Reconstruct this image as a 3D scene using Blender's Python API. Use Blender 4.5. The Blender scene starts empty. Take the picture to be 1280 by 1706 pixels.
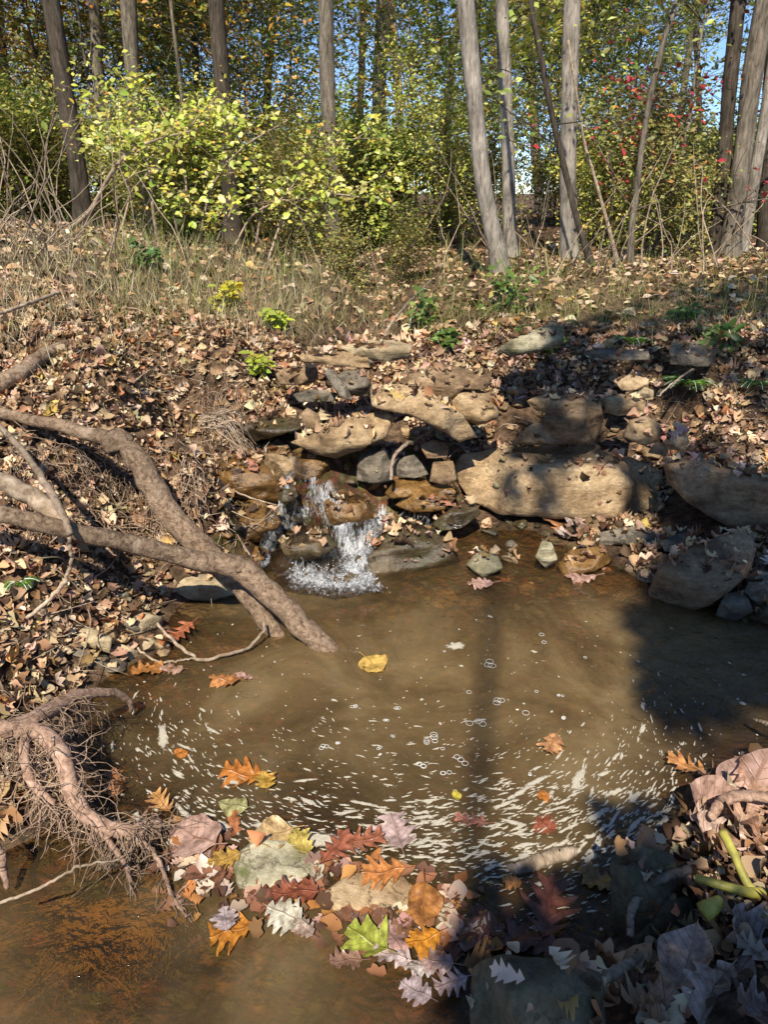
import bpy, bmesh, math, random
import numpy as np
from mathutils import Vector, Matrix, noise as mnoise
from mathutils.bvhtree import BVHTree
from mathutils.geometry import delaunay_2d_cdt

random.seed(7); RNG = np.random.default_rng(11)
SC = bpy.context.scene
COL = SC.collection
PI = math.pi

# ------------------------------------------------------------------ camera model (photo pixels 1280 x 1706)
CAMZ, PITCH, F = 1.4, math.radians(23.0), 1241.0
CP, SP = math.cos(PITCH), math.sin(PITCH)
CAM = np.array([0.0, 0.0, CAMZ])
def ray(u, v):
    a = (np.asarray(u, float) - 640) / F; b = -(np.asarray(v, float) - 853) / F
    return np.stack([a, CP + b * SP, -SP + b * CP], -1)
def at_z(u, v, z):
    d = ray(u, v); return CAM + d * ((z - CAMZ) / d[..., 2])[..., None]
def at_y(u, v, y):
    d = ray(u, v); return CAM + d * (y / d[..., 1])[..., None]
def proj(P):
    q = np.asarray(P, float) - CAM
    dep = q[..., 1] * CP - q[..., 2] * SP; up = q[..., 1] * SP + q[..., 2] * CP
    dep = np.where(np.abs(dep) < 1e-6, 1e-6, dep)
    return 640 + F * q[..., 0] / dep, 853 - F * up / dep, dep

cam = bpy.data.cameras.new('camera'); co = bpy.data.objects.new('camera', cam); COL.objects.link(co)
co.location = (0, 0, CAMZ); co.rotation_euler = (PI / 2 - PITCH, 0, 0)
cam.sensor_fit = 'VERTICAL'; cam.sensor_height = 24; cam.lens = 24 * F / 1706
cam.clip_start = 0.02; cam.clip_end = 600
SC.camera = co

# ------------------------------------------------------------------ light
SUN_EL, SUN_AZ = math.radians(49), math.radians(189.5)
S = np.array([math.sin(SUN_AZ) * math.cos(SUN_EL), math.cos(SUN_AZ) * math.cos(SUN_EL), math.sin(SUN_EL)])
sl = bpy.data.lights.new('sun', 'SUN'); so = bpy.data.objects.new('sun', sl); COL.objects.link(so)
sl.energy = 5.0; sl.angle = math.radians(0.55); sl.color = (1.0, 0.93, 0.80)
so.rotation_euler = Vector(S).to_track_quat('Z', 'Y').to_euler(); so.location = tuple(S * 30)
W = bpy.data.worlds.new('World'); SC.world = W; W.use_nodes = True
wn = W.node_tree; bg = wn.nodes['Background']
sky = wn.nodes.new('ShaderNodeTexSky'); sky.sky_type = 'NISHITA'; sky.sun_disc = False
sky.sun_elevation = SUN_EL; sky.sun_rotation = SUN_AZ; sky.ozone_density = 5.0; sky.air_density = .7; sky.dust_density = 0.0
wn.links.new(sky.outputs[0], bg.inputs[0]); bg.inputs[1].default_value = 0.125
SC.view_settings.view_transform = 'Standard'; SC.view_settings.look = 'None'
SC.view_settings.exposure = 0.56; SC.view_settings.gamma = 1.0
try:
    SC.cycles.max_bounces = 8; SC.cycles.transparent_max_bounces = 16; SC.cycles.caustics_reflective = False
    SC.cycles.caustics_refractive = False; SC.cycles.use_denoising = True
except Exception: pass

# ------------------------------------------------------------------ material helpers
def newmat(name):
    m = bpy.data.materials.new(name); m.use_nodes = True
    nt = m.node_tree; nt.nodes.clear()
    out = nt.nodes.new('ShaderNodeOutputMaterial')
    return m, nt, out
def N(nt, t, **kw):
    n = nt.nodes.new(t)
    for k, v in kw.items():
        if k.startswith('i_'):
            key = k[2:]; key = int(key) if key.isdigit() else key.replace('_', ' ')
            n.inputs[key].default_value = v
        else: setattr(n, k, v)
    return n
def L(nt, a, b): nt.links.new(a, b)
def ramp(nt, stops, interp='LINEAR'):
    r = nt.nodes.new('ShaderNodeValToRGB'); r.color_ramp.interpolation = interp
    e = r.color_ramp.elements
    while len(e) < len(stops): e.new(0.5)
    for i, (p, c) in enumerate(stops):
        e[i].position = p; e[i].color = (*c, 1) if len(c) == 3 else c
    return r
def tex(nt, scale, detail=6, rough=.6, coord=None, dist=0.0):
    n = N(nt, 'ShaderNodeTexNoise'); n.inputs['Scale'].default_value = scale
    n.inputs['Detail'].default_value = detail; n.inputs['Roughness'].default_value = rough
    n.inputs['Distortion'].default_value = dist
    if coord is not None: L(nt, coord, n.inputs['Vector'])
    return n
def mixc(nt, fac, a, b, mode='MIX'):
    m = N(nt, 'ShaderNodeMix', data_type='RGBA', blend_type=mode)
    for s, x in ((0, fac), (6, a), (7, b)):
        if hasattr(x, 'is_linked') or hasattr(x, 'links'): L(nt, x, m.inputs[s])
        else: m.inputs[s].default_value = x if s == 0 else (*x, 1)
    return m.outputs[2]
def bump(nt, h, strength, dist=.02):
    b = N(nt, 'ShaderNodeBump'); b.inputs['Strength'].default_value = strength; b.inputs['Distance'].default_value = dist
    L(nt, h, b.inputs['Height']); return b.outputs[0]
def objcoord(nt, scale=(1, 1, 1), rot=(0, 0, 0)):
    c = N(nt, 'ShaderNodeNewGeometry'); m = N(nt, 'ShaderNodeMapping')
    m.inputs['Scale'].default_value = scale; m.inputs['Rotation'].default_value = rot
    L(nt, c.outputs['Position'], m.inputs[0]); return m.outputs[0]

def rock_mat(name, dark, mid, light, rough=.85, strata=(1, 1, 1.5), moss=None, mossamt=.5, bs=.65, spec=.4):
    m, nt, out = newmat(name)
    c = objcoord(nt, strata, (.25, .12, .4))
    n1 = tex(nt, 7, 8, .62, c); n2 = tex(nt, 45, 6, .7, c); n3 = tex(nt, 2.6, 3, .5, c)
    r1 = ramp(nt, [(.34, dark), (.48, mid), (.64, light)]); L(nt, n1.outputs[0], r1.inputs[0])
    r2 = ramp(nt, [(.36, (.6, .58, .55)), (.62, (1.2, 1.2, 1.2))]); L(nt, n2.outputs[0], r2.inputs[0])
    col = mixc(nt, .8, r1.outputs[0], r2.outputs[0], 'MULTIPLY')
    r3 = ramp(nt, [(.35, (.6, .56, .5)), (.62, (1.1, 1.08, 1.05))]); L(nt, n3.outputs[0], r3.inputs[0])
    col = mixc(nt, .7, col, r3.outputs[0], 'MULTIPLY')
    # small dark pits
    v = N(nt, 'ShaderNodeTexVoronoi'); v.inputs['Scale'].default_value = 22; L(nt, c, v.inputs['Vector'])
    pr = ramp(nt, [(.05, (.45, .42, .4)), (.16, (1, 1, 1))]); L(nt, v.outputs['Distance'], pr.inputs[0])
    col = mixc(nt, .5, col, pr.outputs[0], 'MULTIPLY')
    cd = N(nt, 'ShaderNodeVectorMath', operation='MULTIPLY_ADD'); L(nt, n1.outputs['Color'], cd.inputs[0]); cd.inputs[1].default_value = (.35, .35, .35); L(nt, c, cd.inputs[2])
    vc = N(nt, 'ShaderNodeTexVoronoi', feature='DISTANCE_TO_EDGE'); vc.inputs['Scale'].default_value = 4.2; L(nt, cd.outputs[0], vc.inputs['Vector'])
    cr_ = ramp(nt, [(.0, (.25, .22, .2)), (.022, (1, 1, 1))]); L(nt, vc.outputs['Distance'], cr_.inputs[0])
    nm_ = ramp(nt, [(.45, (0, 0, 0)), (.6, (.9, .9, .9))]); L(nt, n3.outputs[0], nm_.inputs[0])
    col = mixc(nt, nm_.outputs[0], col, mixc(nt, 1.0, col, cr_.outputs[0], 'MULTIPLY'))
    cb = objcoord(nt, (1.6, 1.6, 13), (.12, .06, 0)); nb_ = tex(nt, 2.2, 4, .6, cb); br_ = ramp(nt, [(.40, (.62, .58, .53)), (.47, (1, 1, 1)), (.62, (1.08, 1.06, 1.02))]); L(nt, nb_.outputs[0], br_.inputs[0])
    col = mixc(nt, .4, col, br_.outputs[0], 'MULTIPLY')
    if moss:
        nm = tex(nt, 9, 6, .7, c); rm = ramp(nt, [(mossamt - .06, (0, 0, 0)), (mossamt + .06, (1, 1, 1))]); L(nt, nm.outputs[0], rm.inputs[0])
        col = mixc(nt, rm.outputs[0], col, moss)
    p = N(nt, 'ShaderNodeBsdfPrincipled'); L(nt, col, p.inputs['Base Color'])
    p.inputs['Roughness'].default_value = rough; p.inputs['Specular IOR Level'].default_value = spec
    if rough < .5:
        rr = ramp(nt, [(.35, (.12, .12, .12)), (.7, (.5, .5, .5))]); L(nt, n1.outputs[0], rr.inputs[0]); L(nt, rr.outputs[0], p.inputs['Roughness'])
    ad = N(nt, 'ShaderNodeMath', operation='ADD'); L(nt, n1.outputs[0], ad.inputs[0])
    ml = N(nt, 'ShaderNodeMath', operation='MULTIPLY'); ml.inputs[1].default_value = .35; L(nt, n2.outputs[0], ml.inputs[0]); L(nt, ml.outputs[0], ad.inputs[1])
    a2 = N(nt, 'ShaderNodeMath', operation='MULTIPLY_ADD'); L(nt, nb_.outputs[0], a2.inputs[0]); a2.inputs[1].default_value = .4; L(nt, ad.outputs[0], a2.inputs[2]); ad = a2
    L(nt, bump(nt, ad.outputs[0], bs, .03), p.inputs['Normal'])
    L(nt, p.outputs[0], out.inputs[0]); return m

M = {}
M['tan'] = rock_mat('tan_sandstone', (.20, .13, .065), (.37, .255, .14), (.50, .37, .22))
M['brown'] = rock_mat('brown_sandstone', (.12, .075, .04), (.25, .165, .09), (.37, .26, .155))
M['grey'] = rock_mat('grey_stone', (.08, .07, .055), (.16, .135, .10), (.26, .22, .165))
M['pale'] = rock_mat('pale_stone', (.26, .2, .12), (.42, .33, .2), (.55, .45, .29))
M['wet'] = rock_mat('wet_golden_stone', (.07, .04, .014), (.17, .09, .028), (.30, .17, .055), rough=.3, strata=(1, 1, 1.5), spec=.6)
M['wetdark'] = rock_mat('wet_dark_stone', (.035, .027, .015), (.075, .055, .03), (.13, .095, .05), rough=.3, strata=(1, 1, 1), spec=.5, moss=(.06, .05, .018), mossamt=.56)
M['mossy'] = rock_mat('mossy_stone', (.14, .12, .07), (.27, .24, .15), (.42, .38, .26), moss=(.13, .13, .045), mossamt=.6)
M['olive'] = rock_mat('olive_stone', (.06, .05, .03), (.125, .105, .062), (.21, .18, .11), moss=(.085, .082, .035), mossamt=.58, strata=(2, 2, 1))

def bark_mat(name, dark, mid, light, sc=(9, 9, 1.6), bs=.8, peel=None):
    m, nt, out = newmat(name)
    tc = N(nt, 'ShaderNodeTexCoord'); mp = N(nt, 'ShaderNodeMapping'); mp.inputs['Scale'].default_value = sc
    L(nt, tc.outputs['Object'], mp.inputs[0]); c = mp.outputs[0]
    n1 = tex(nt, 4, 8, .72, c, .5); n2 = tex(nt, 2.2, 5, .65, tc.outputs['Object'])
    r = ramp(nt, [(.36, dark), (.5, mid), (.66, light)]); L(nt, n1.outputs[0], r.inputs[0])
    r2 = ramp(nt, [(.38, (.5, .5, .47)), (.62, (1.25, 1.22, 1.18))]); L(nt, n2.outputs[0], r2.inputs[0])
    col = mixc(nt, .8, r.outputs[0], r2.outputs[0], 'MULTIPLY')
    if peel:
        n5 = tex(nt, 7, 7, .7, tc.outputs['Object'], .8); rp5 = ramp(nt, [(.56, (0, 0, 0)), (.60, (.8, .8, .8))]); L(nt, n5.outputs[0], rp5.inputs[0]); col = mixc(nt, rp5.outputs[0], col, peel)
        n6 = tex(nt, 5, 7, .75, tc.outputs['Object'], 1.5); rp6 = ramp(nt, [(.36, (.3, .27, .25)), (.43, (1, 1, 1))]); L(nt, n6.outputs[0], rp6.inputs[0]); col = mixc(nt, .8, col, rp6.outputs[0], 'MULTIPLY')
    p = N(nt, 'ShaderNodeBsdfPrincipled'); L(nt, col, p.inputs['Base Color']); p.inputs['Roughness'].default_value = .9
    p.inputs['Specular IOR Level'].default_value = .2
    L(nt, bump(nt, n1.outputs[0], bs, .02), p.inputs['Normal']); L(nt, p.outputs[0], out.inputs[0]); return m
M['bark'] = bark_mat('grey_bark', (.07, .055, .04), (.17, .14, .105), (.30, .255, .2))
M['barkpale'] = bark_mat('pale_bark', (.15, .125, .1), (.30, .26, .215), (.45, .40, .34))
M['barkdark'] = bark_mat('dark_bark', (.03, .024, .018), (.075, .058, .042), (.13, .105, .08))
M['log'] = bark_mat('smooth_log_bark', (.12, .075, .046), (.31, .212, .14), (.46, .335, .235), sc=(14, 14, 14), bs=.9, peel=(.44, .33, .23))
M['deadwood'] = bark_mat('bleached_wood', (.2, .14, .09), (.36, .27, .19), (.52, .42, .32), sc=(8, 8, 8), bs=.4)
M['root'] = bark_mat('root_bark', (.16, .095, .065), (.36, .23, .165), (.52, .37, .28), sc=(12, 12, 12), bs=.5)
M['rootlet'] = bark_mat('rootlet_bark', (.12, .075, .05), (.28, .19, .13), (.46, .34, .25), sc=(15, 15, 15), bs=.2)
M['twig'] = bark_mat('twig_bark', (.12, .085, .06), (.24, .18, .13), (.36, .29, .22), sc=(8, 8, 8), bs=.2)

def leaf_mat(name, source='attr', trans=.35, rough=.5, veins=False, spec=.35):
    m, nt, out = newmat(name)
    if source == 'attr':
        a = N(nt, 'ShaderNodeVertexColor', layer_name='Col'); col = a.outputs[0]
    else:
        a = N(nt, 'ShaderNodeObjectInfo'); col = a.outputs['Color']
    p = N(nt, 'ShaderNodeBsdfPrincipled'); p.inputs['Roughness'].default_value = rough; p.inputs['Specular IOR Level'].default_value = spec
    if veins:
        uv = N(nt, 'ShaderNodeTexCoord'); sx = N(nt, 'ShaderNodeSeparateXYZ'); L(nt, uv.outputs['UV'], sx.inputs[0])
        ab = N(nt, 'ShaderNodeMath', operation='ABSOLUTE'); L(nt, sx.outputs[0], ab.inputs[0])
        # side veins: sin((y - |x|*.9)*k)
        ml = N(nt, 'ShaderNodeMath', operation='MULTIPLY'); ml.inputs[1].default_value = .9; L(nt, ab.outputs[0], ml.inputs[0])
        sb = N(nt, 'ShaderNodeMath', operation='SUBTRACT'); L(nt, sx.outputs[1], sb.inputs[0]); L(nt, ml.outputs[0], sb.inputs[1])
        mk = N(nt, 'ShaderNodeMath', operation='MULTIPLY'); mk.inputs[1].default_value = 46; L(nt, sb.outputs[0], mk.inputs[0])
        sn = N(nt, 'ShaderNodeMath', operation='SINE'); L(nt, mk.outputs[0], sn.inputs[0])
        r1 = ramp(nt, [(.93, (0, 0, 0)), (.995, (1, 1, 1))]); L(nt, sn.outputs[0], r1.inputs[0])
        r2 = ramp(nt, [(.008, (1, 1, 1)), (.022, (0, 0, 0))]); L(nt, ab.outputs[0], r2.inputs[0])
        mx = N(nt, 'ShaderNodeMath', operation='MAXIMUM'); L(nt, r1.outputs[0], mx.inputs[0]); L(nt, r2.outputs[0], mx.inputs[1])
        dk = mixc(nt, .55, col, (.45, .33, .22), 'MULTIPLY')
        mpn = N(nt, 'ShaderNodeMapping'); L(nt, uv.outputs['Object'], mpn.inputs[0]); L(nt, a.outputs['Random'], mpn.inputs['Location'])
        n1 = tex(nt, 6, 6, .65, mpn.outputs[0]); rb = ramp(nt, [(.36, (.30, .25, .21)), (.6, (1.12, 1.12, 1.12))]); L(nt, n1.outputs[0], rb.inputs[0])
        col2 = mixc(nt, .85, col, rb.outputs[0], 'MULTIPLY')
        n2 = tex(nt, 42, 3, .6, mpn.outputs[0]); rs = ramp(nt, [(.27, (.3, .22, .16)), (.36, (1, 1, 1))]); L(nt, n2.outputs[0], rs.inputs[0])
        col2 = mixc(nt, .8, col2, rs.outputs[0], 'MULTIPLY')
        col = mixc(nt, mx.outputs[0], col2, dk)
        L(nt, bump(nt, mx.outputs[0], .5, .004), p.inputs['Normal'])
    L(nt, col, p.inputs['Base Color'])
    t = N(nt, 'ShaderNodeBsdfTranslucent'); L(nt, col, t.inputs[0])
    mx2 = N(nt, 'ShaderNodeMixShader'); mx2.inputs[0].default_value = trans
    L(nt, p.outputs[0], mx2.inputs[1]); L(nt, t.outputs[0], mx2.inputs[2]); L(nt, mx2.outputs[0], out.inputs[0])
    return m
M['leaf'] = leaf_mat('green_leaf', 'attr', .3, .4)
M['litter'] = leaf_mat('dry_leaf', 'attr', .12, .75, spec=.2)
M['heroleaf'] = leaf_mat('fallen_leaf', 'obj', .15, .36, veins=True, spec=.5)
M['grass'] = leaf_mat('grass_blade', 'attr', .3, .6)

# ground
m, nt, out = newmat('forest_floor')
c = objcoord(nt); n1 = tex(nt, 22, 8, .7, c); n2 = tex(nt, 3, 5, .6, c); n3 = tex(nt, 90, 4, .7, c)
r = ramp(nt, [(.32, (.03, .019, .012)), (.47, (.10, .065, .04)), (.6, (.21, .135, .085)), (.75, (.34, .235, .155))]); L(nt, n1.outputs[0], r.inputs[0])
r2 = ramp(nt, [(.35, (.6, .55, .5)), (.65, (1.2, 1.15, 1.1))]); L(nt, n2.outputs[0], r2.inputs[0])
dry = mixc(nt, .8, r.outputs[0], r2.outputs[0], 'MULTIPLY')
rw = ramp(nt, [(.3, (.09, .055, .02)), (.5, (.19, .12, .05)), (.7, (.30, .20, .085))]); L(nt, n2.outputs[0], rw.inputs[0])
rw2 = ramp(nt, [(.4, (.55, .5, .45)), (.62, (1.15, 1.1, 1.05))]); L(nt, n1.outputs[0], rw2.inputs[0])
bed = mixc(nt, .7, rw.outputs[0], rw2.outputs[0], 'MULTIPLY')
vp = N(nt, 'ShaderNodeTexVoronoi'); vp.inputs['Scale'].default_value = 26; L(nt, c, vp.inputs['Vector'])
rp = ramp(nt, [(.0, (1.5, 1.35, 1.1)), (.3, (1.0, 1.0, 1.0)), (.55, (.35, .3, .25))]); L(nt, vp.outputs['Distance'], rp.inputs[0]); bed = mixc(nt, .75, bed, rp.outputs[0], 'MULTIPLY')
hsv = mixc(nt, .45, bed, vp.outputs['Color'], 'SOFT_LIGHT'); bed = hsv
a = N(nt, 'ShaderNodeVertexColor', layer_name='Bed')
col = mixc(nt, a.outputs[0], dry, bed)
p = N(nt, 'ShaderNodeBsdfPrincipled'); L(nt, col, p.inputs['Base Color']); p.inputs['Roughness'].default_value = .9; p.inputs['Specular IOR Level'].default_value = .15
L(nt, bump(nt, n1.outputs[0], .9, .04), p.inputs['Normal']); L(nt, p.outputs[0], out.inputs[0]); M['ground'] = m

# water: fresnel reflection over a tinted clear body that turns murky with real depth (attribute from the stream bed)
m, nt, out = newmat('stream_water')
c = objcoord(nt)
n1 = tex(nt, 16, 4, .55, c, .6); n2 = tex(nt, 55, 3, .5, c)
ad = N(nt, 'ShaderNodeMath', operation='MULTIPLY_ADD'); L(nt, n2.outputs[0], ad.inputs[0]); ad.inputs[1].default_value = .25; L(nt, n1.outputs[0], ad.inputs[2])
nb = bump(nt, ad.outputs[0], .9, .026)
a = N(nt, 'ShaderNodeVertexColor', layer_name='Murk')
nm = tex(nt, 2.1, 7, .66, c, 1.0)
rm = ramp(nt, [(.3, (.085, .054, .021)), (.5, (.208, .136, .057)), (.68, (.345, .24, .115))]); L(nt, nm.outputs[0], rm.inputs[0])
df = N(nt, 'ShaderNodeBsdfDiffuse'); L(nt, rm.outputs[0], df.inputs[0])
tr = N(nt, 'ShaderNodeBsdfTransparent'); tr.inputs[0].default_value = (.85, .70, .50, 1)
mx = N(nt, 'ShaderNodeMixShader'); L(nt, a.outputs[0], mx.inputs[0]); L(nt, tr.outputs[0], mx.inputs[1]); L(nt, df.outputs[0], mx.inputs[2])
fr = N(nt, 'ShaderNodeFresnel'); fr.inputs[0].default_value = 1.38; L(nt, nb, fr.inputs['Normal'])
gl = N(nt, 'ShaderNodeBsdfGlossy'); gl.inputs['Roughness'].default_value = .03; L(nt, nb, gl.inputs['Normal'])
mx2 = N(nt, 'ShaderNodeMixShader'); L(nt, fr.outputs[0], mx2.inputs[0]); L(nt, mx.outputs[0], mx2.inputs[1]); L(nt, gl.outputs[0], mx2.inputs[2])
L(nt, mx2.outputs[0], out.inputs[0]); M['water'] = m

# cascade: clear film with white aerated streaks (amount of air is a vertex attribute)
m, nt, out = newmat('white_water')
c = objcoord(nt); cs = objcoord(nt, (1.0, .5, .38), (.1, .2, 0)); n1 = tex(nt, 90, 5, .65, cs, .8); n2 = tex(nt, 36, 5, .65, cs, 1.2); n3 = tex(nt, 300, 3, .6, c)
nb = bump(nt, n2.outputs[0], 1.0, .03)
a = N(nt, 'ShaderNodeVertexColor', layer_name='Air')
def mth(op, x, y):
    q = N(nt, 'ShaderNodeMath', operation=op)
    for k, v in ((0, x), (1, y)):
        if hasattr(v, 'links'): L(nt, v, q.inputs[k])
        else: q.inputs[k].default_value = v
    return q.outputs[0]
nz = mth('ADD', mth('MULTIPLY', n1.outputs[0], .55), mth('MULTIPLY', n2.outputs[0], .45))
sm = mth('ADD', mth('MULTIPLY', mth('SUBTRACT', nz, .5), 2.8), mth('MULTIPLY', a.outputs[0], 1.0))
rf = ramp(nt, [(.40, (0, 0, 0)), (.68, (.32, .32, .32)), (1.0, (.85, .85, .85))]); L(nt, sm, rf.inputs[0])
rc = ramp(nt, [(.35, (.62, .63, .64)), (.6, (.82, .82, .82))]); L(nt, n3.outputs[0], rc.inputs[0])
df = N(nt, 'ShaderNodeBsdfPrincipled'); L(nt, rc.outputs[0], df.inputs['Base Color']); df.inputs['Roughness'].default_value = .25; L(nt, bump(nt, n1.outputs[0], 1.0, .02), df.inputs['Normal'])
tr = N(nt, 'ShaderNodeBsdfTransparent'); tr.inputs[0].default_value = (.97, .94, .88, 1)
gl = N(nt, 'ShaderNodeBsdfGlossy'); gl.inputs['Roughness'].default_value = .06; L(nt, nb, gl.inputs['Normal'])
fr = N(nt, 'ShaderNodeFresnel'); fr.inputs[0].default_value = 1.33; L(nt, nb, fr.inputs['Normal'])
mx = N(nt, 'ShaderNodeMixShader'); L(nt, fr.outputs[0], mx.inputs[0]); L(nt, tr.outputs[0], mx.inputs[1]); L(nt, gl.outputs[0], mx.inputs[2])
mx2 = N(nt, 'ShaderNodeMixShader'); L(nt, rf.outputs[0], mx2.inputs[0]); L(nt, mx.outputs[0], mx2.inputs[1]); L(nt, df.outputs[0], mx2.inputs[2])
L(nt, mx2.outputs[0], out.inputs[0]); M['cascade'] = m

def plain(name, col, rough=.6, spec=.3, sc=40, var=.25, alpha=1.0):
    m, nt, out = newmat(name); c = objcoord(nt); n = tex(nt, sc, 5, .6, c)
    r = ramp(nt, [(.3, tuple(x * (1 - var) for x in col)), (.7, tuple(min(1, x * (1 + var)) for x in col))]); L(nt, n.outputs[0], r.inputs[0])
    p = N(nt, 'ShaderNodeBsdfPrincipled'); L(nt, r.outputs[0], p.inputs['Base Color']); p.inputs['Roughness'].default_value = rough
    p.inputs['Specular IOR Level'].default_value = spec; p.inputs['Alpha'].default_value = alpha
    L(nt, bump(nt, n.outputs[0], .2, .005), p.inputs['Normal'])
    L(nt, p.outputs[0], out.inputs[0]); return m
m, nt, out = newmat('tan_foam'); c = objcoord(nt); n1 = tex(nt, 170, 5, .7, c); n2 = tex(nt, 60, 4, .6, c)
a = N(nt, 'ShaderNodeVertexColor', layer_name='Col'); ns_ = mth('MULTIPLY', mth('SUBTRACT', mth('ADD', n1.outputs[0], n2.outputs[0]), 1.0), 1.3)
rf = ramp(nt, [(.16, (0, 0, 0)), (.5, (.75, .75, .75)), (.9, (.9, .9, .9))]); L(nt, mth('ADD', a.outputs[0], ns_), rf.inputs[0])
df = N(nt, 'ShaderNodeBsdfPrincipled'); df.inputs['Base Color'].default_value = (.54, .48, .37, 1); df.inputs['Roughness'].default_value = .5; L(nt, bump(nt, n1.outputs[0], .6, .004), df.inputs['Normal'])
tr = N(nt, 'ShaderNodeBsdfTransparent'); mx = N(nt, 'ShaderNodeMixShader'); L(nt, rf.outputs[0], mx.inputs[0]); L(nt, tr.outputs[0], mx.inputs[1]); L(nt, df.outputs[0], mx.inputs[2]); L(nt, mx.outputs[0], out.inputs[0]); M['foam'] = m
M['bubble'] = plain('white_bubble', (.75, .73, .68), .3, .5, 60, .1)
M['spray'] = plain('white_spray', (.85, .85, .85), .2, .6, 60, .05)
m, nt, out = newmat('aerated_thread')
c = objcoord(nt); n1 = tex(nt, 120, 4, .7, c)
rt_ = ramp(nt, [(.4, (.25, .25, .25)), (.6, (.85, .85, .85))]); L(nt, n1.outputs[0], rt_.inputs[0])
df = N(nt, 'ShaderNodeBsdfPrincipled'); df.inputs['Base Color'].default_value = (.82, .83, .84, 1); df.inputs['Roughness'].default_value = .15; tr = N(nt, 'ShaderNodeBsdfTransparent')
mx = N(nt, 'ShaderNodeMixShader'); L(nt, rt_.outputs[0], mx.inputs[0]); L(nt, tr.outputs[0], mx.inputs[1]); L(nt, df.outputs[0], mx.inputs[2]); L(nt, mx.outputs[0], out.inputs[0]); M['thread'] = m
M['goldroot'] = plain('golden_root', (.21, .115, .035), .6, .2, 30, .3)
M['stalk'] = plain('green_stalk', (.30, .26, .045), .5, .4, 30, .45)
M['scum'] = plain('silt_crust', (.34, .29, .2), .5, .3, 14, .28)

# ------------------------------------------------------------------ mesh helpers
def mesh_np(name, V, Fs, mat=None, parent=None, col=None, attr='Col', smooth=True, uv=None):
    """Fs: list of int arrays (m,k). One mesh object."""
    me = bpy.data.meshes.new(name); V = np.asarray(V, np.float32)
    me.vertices.add(len(V)); me.vertices.foreach_set('co', V.ravel())
    loops = np.concatenate([np.asarray(f, np.int32).ravel() for f in Fs])
    tot = np.concatenate([np.full(len(f), np.asarray(f).shape[1], np.int32) for f in Fs])
    st = np.concatenate([[0], np.cumsum(tot)[:-1]]).astype(np.int32)
    me.loops.add(len(loops)); me.loops.foreach_set('vertex_index', loops)
    me.polygons.add(len(tot)); me.polygons.foreach_set('loop_start', st); me.polygons.foreach_set('loop_total', tot)
    if smooth: me.polygons.foreach_set('use_smooth', np.ones(len(tot), bool))
    me.update(calc_edges=True); me.validate()
    if col is not None:
        ca = me.color_attributes.new(attr, 'FLOAT_COLOR', 'POINT')
        c4 = np.ones((len(V), 4), np.float32); c4[:, :3] = col; ca.data.foreach_set('color', c4.ravel())
    if uv is not None:
        ul = me.uv_layers.new(name='UVMap'); ul.data.foreach_set('uv', np.asarray(uv, np.float32)[loops].ravel())
    if mat is not None: me.materials.append(mat)
    o = bpy.data.objects.new(name, me); COL.objects.link(o)
    if parent is not None: o.parent = parent
    return o
def tag(o, label=None, cat=None, group=None, kind=None):
    if label: o['label'] = label
    if cat: o['category'] = cat
    if group: o['group'] = group
    if kind: o['kind'] = kind
    return o
def empty(name, loc, rz=0):
    o = bpy.data.objects.new(name, None); COL.objects.link(o); o.location = tuple(loc); o.rotation_euler = (0, 0, rz); o.empty_display_size = .1
    return o
def copy_tree(o, parent=None):
    c = o.copy(); COL.objects.link(c)
    if parent is not None: c.parent = parent
    for ch in list(o.children): copy_tree(ch, c)
    return c
class MB:
    def __init__(s): s.V = []; s.F = {}; s.C = []; s.n = 0
    def add(s, V, F, col=None):
        V = np.asarray(V, float); F = np.asarray(F)
        s.V.append(V); s.F.setdefault(F.shape[1], []).append(F + s.n); s.n += len(V)
        s.C.append(np.tile(col if col is not None else (1, 1, 1), (len(V), 1)) if col is None or np.ndim(col) == 1 else col)
    def build(s, name, mat, parent=None, withcol=False, smooth=True, off=None):
        V = np.concatenate(s.V)
        if off is not None: V = V - np.asarray(off)
        return mesh_np(name, V, [np.concatenate(f) for f in s.F.values()], mat, parent, np.concatenate(s.C) if withcol else None, smooth=smooth)
def smoothpath(P, n):
    P = np.asarray(P, float); k = len(P)
    if k == 2: return P[0] + (P[1] - P[0]) * np.linspace(0, 1, n)[:, None]
    t = np.linspace(0, k - 1, n); i = np.clip(t.astype(int), 0, k - 2); f = (t - i)[:, None]
    pts = np.concatenate([[2 * P[0] - P[1]], P, [2 * P[-1] - P[-2]]]); a, b, c, d = pts[i], pts[i + 1], pts[i + 2], pts[i + 3]
    return .5 * (2 * b + (c - a) * f + (2 * a - 5 * b + 4 * c - d) * f ** 2 + (3 * b - a - 3 * c + d) * f ** 3)
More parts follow.
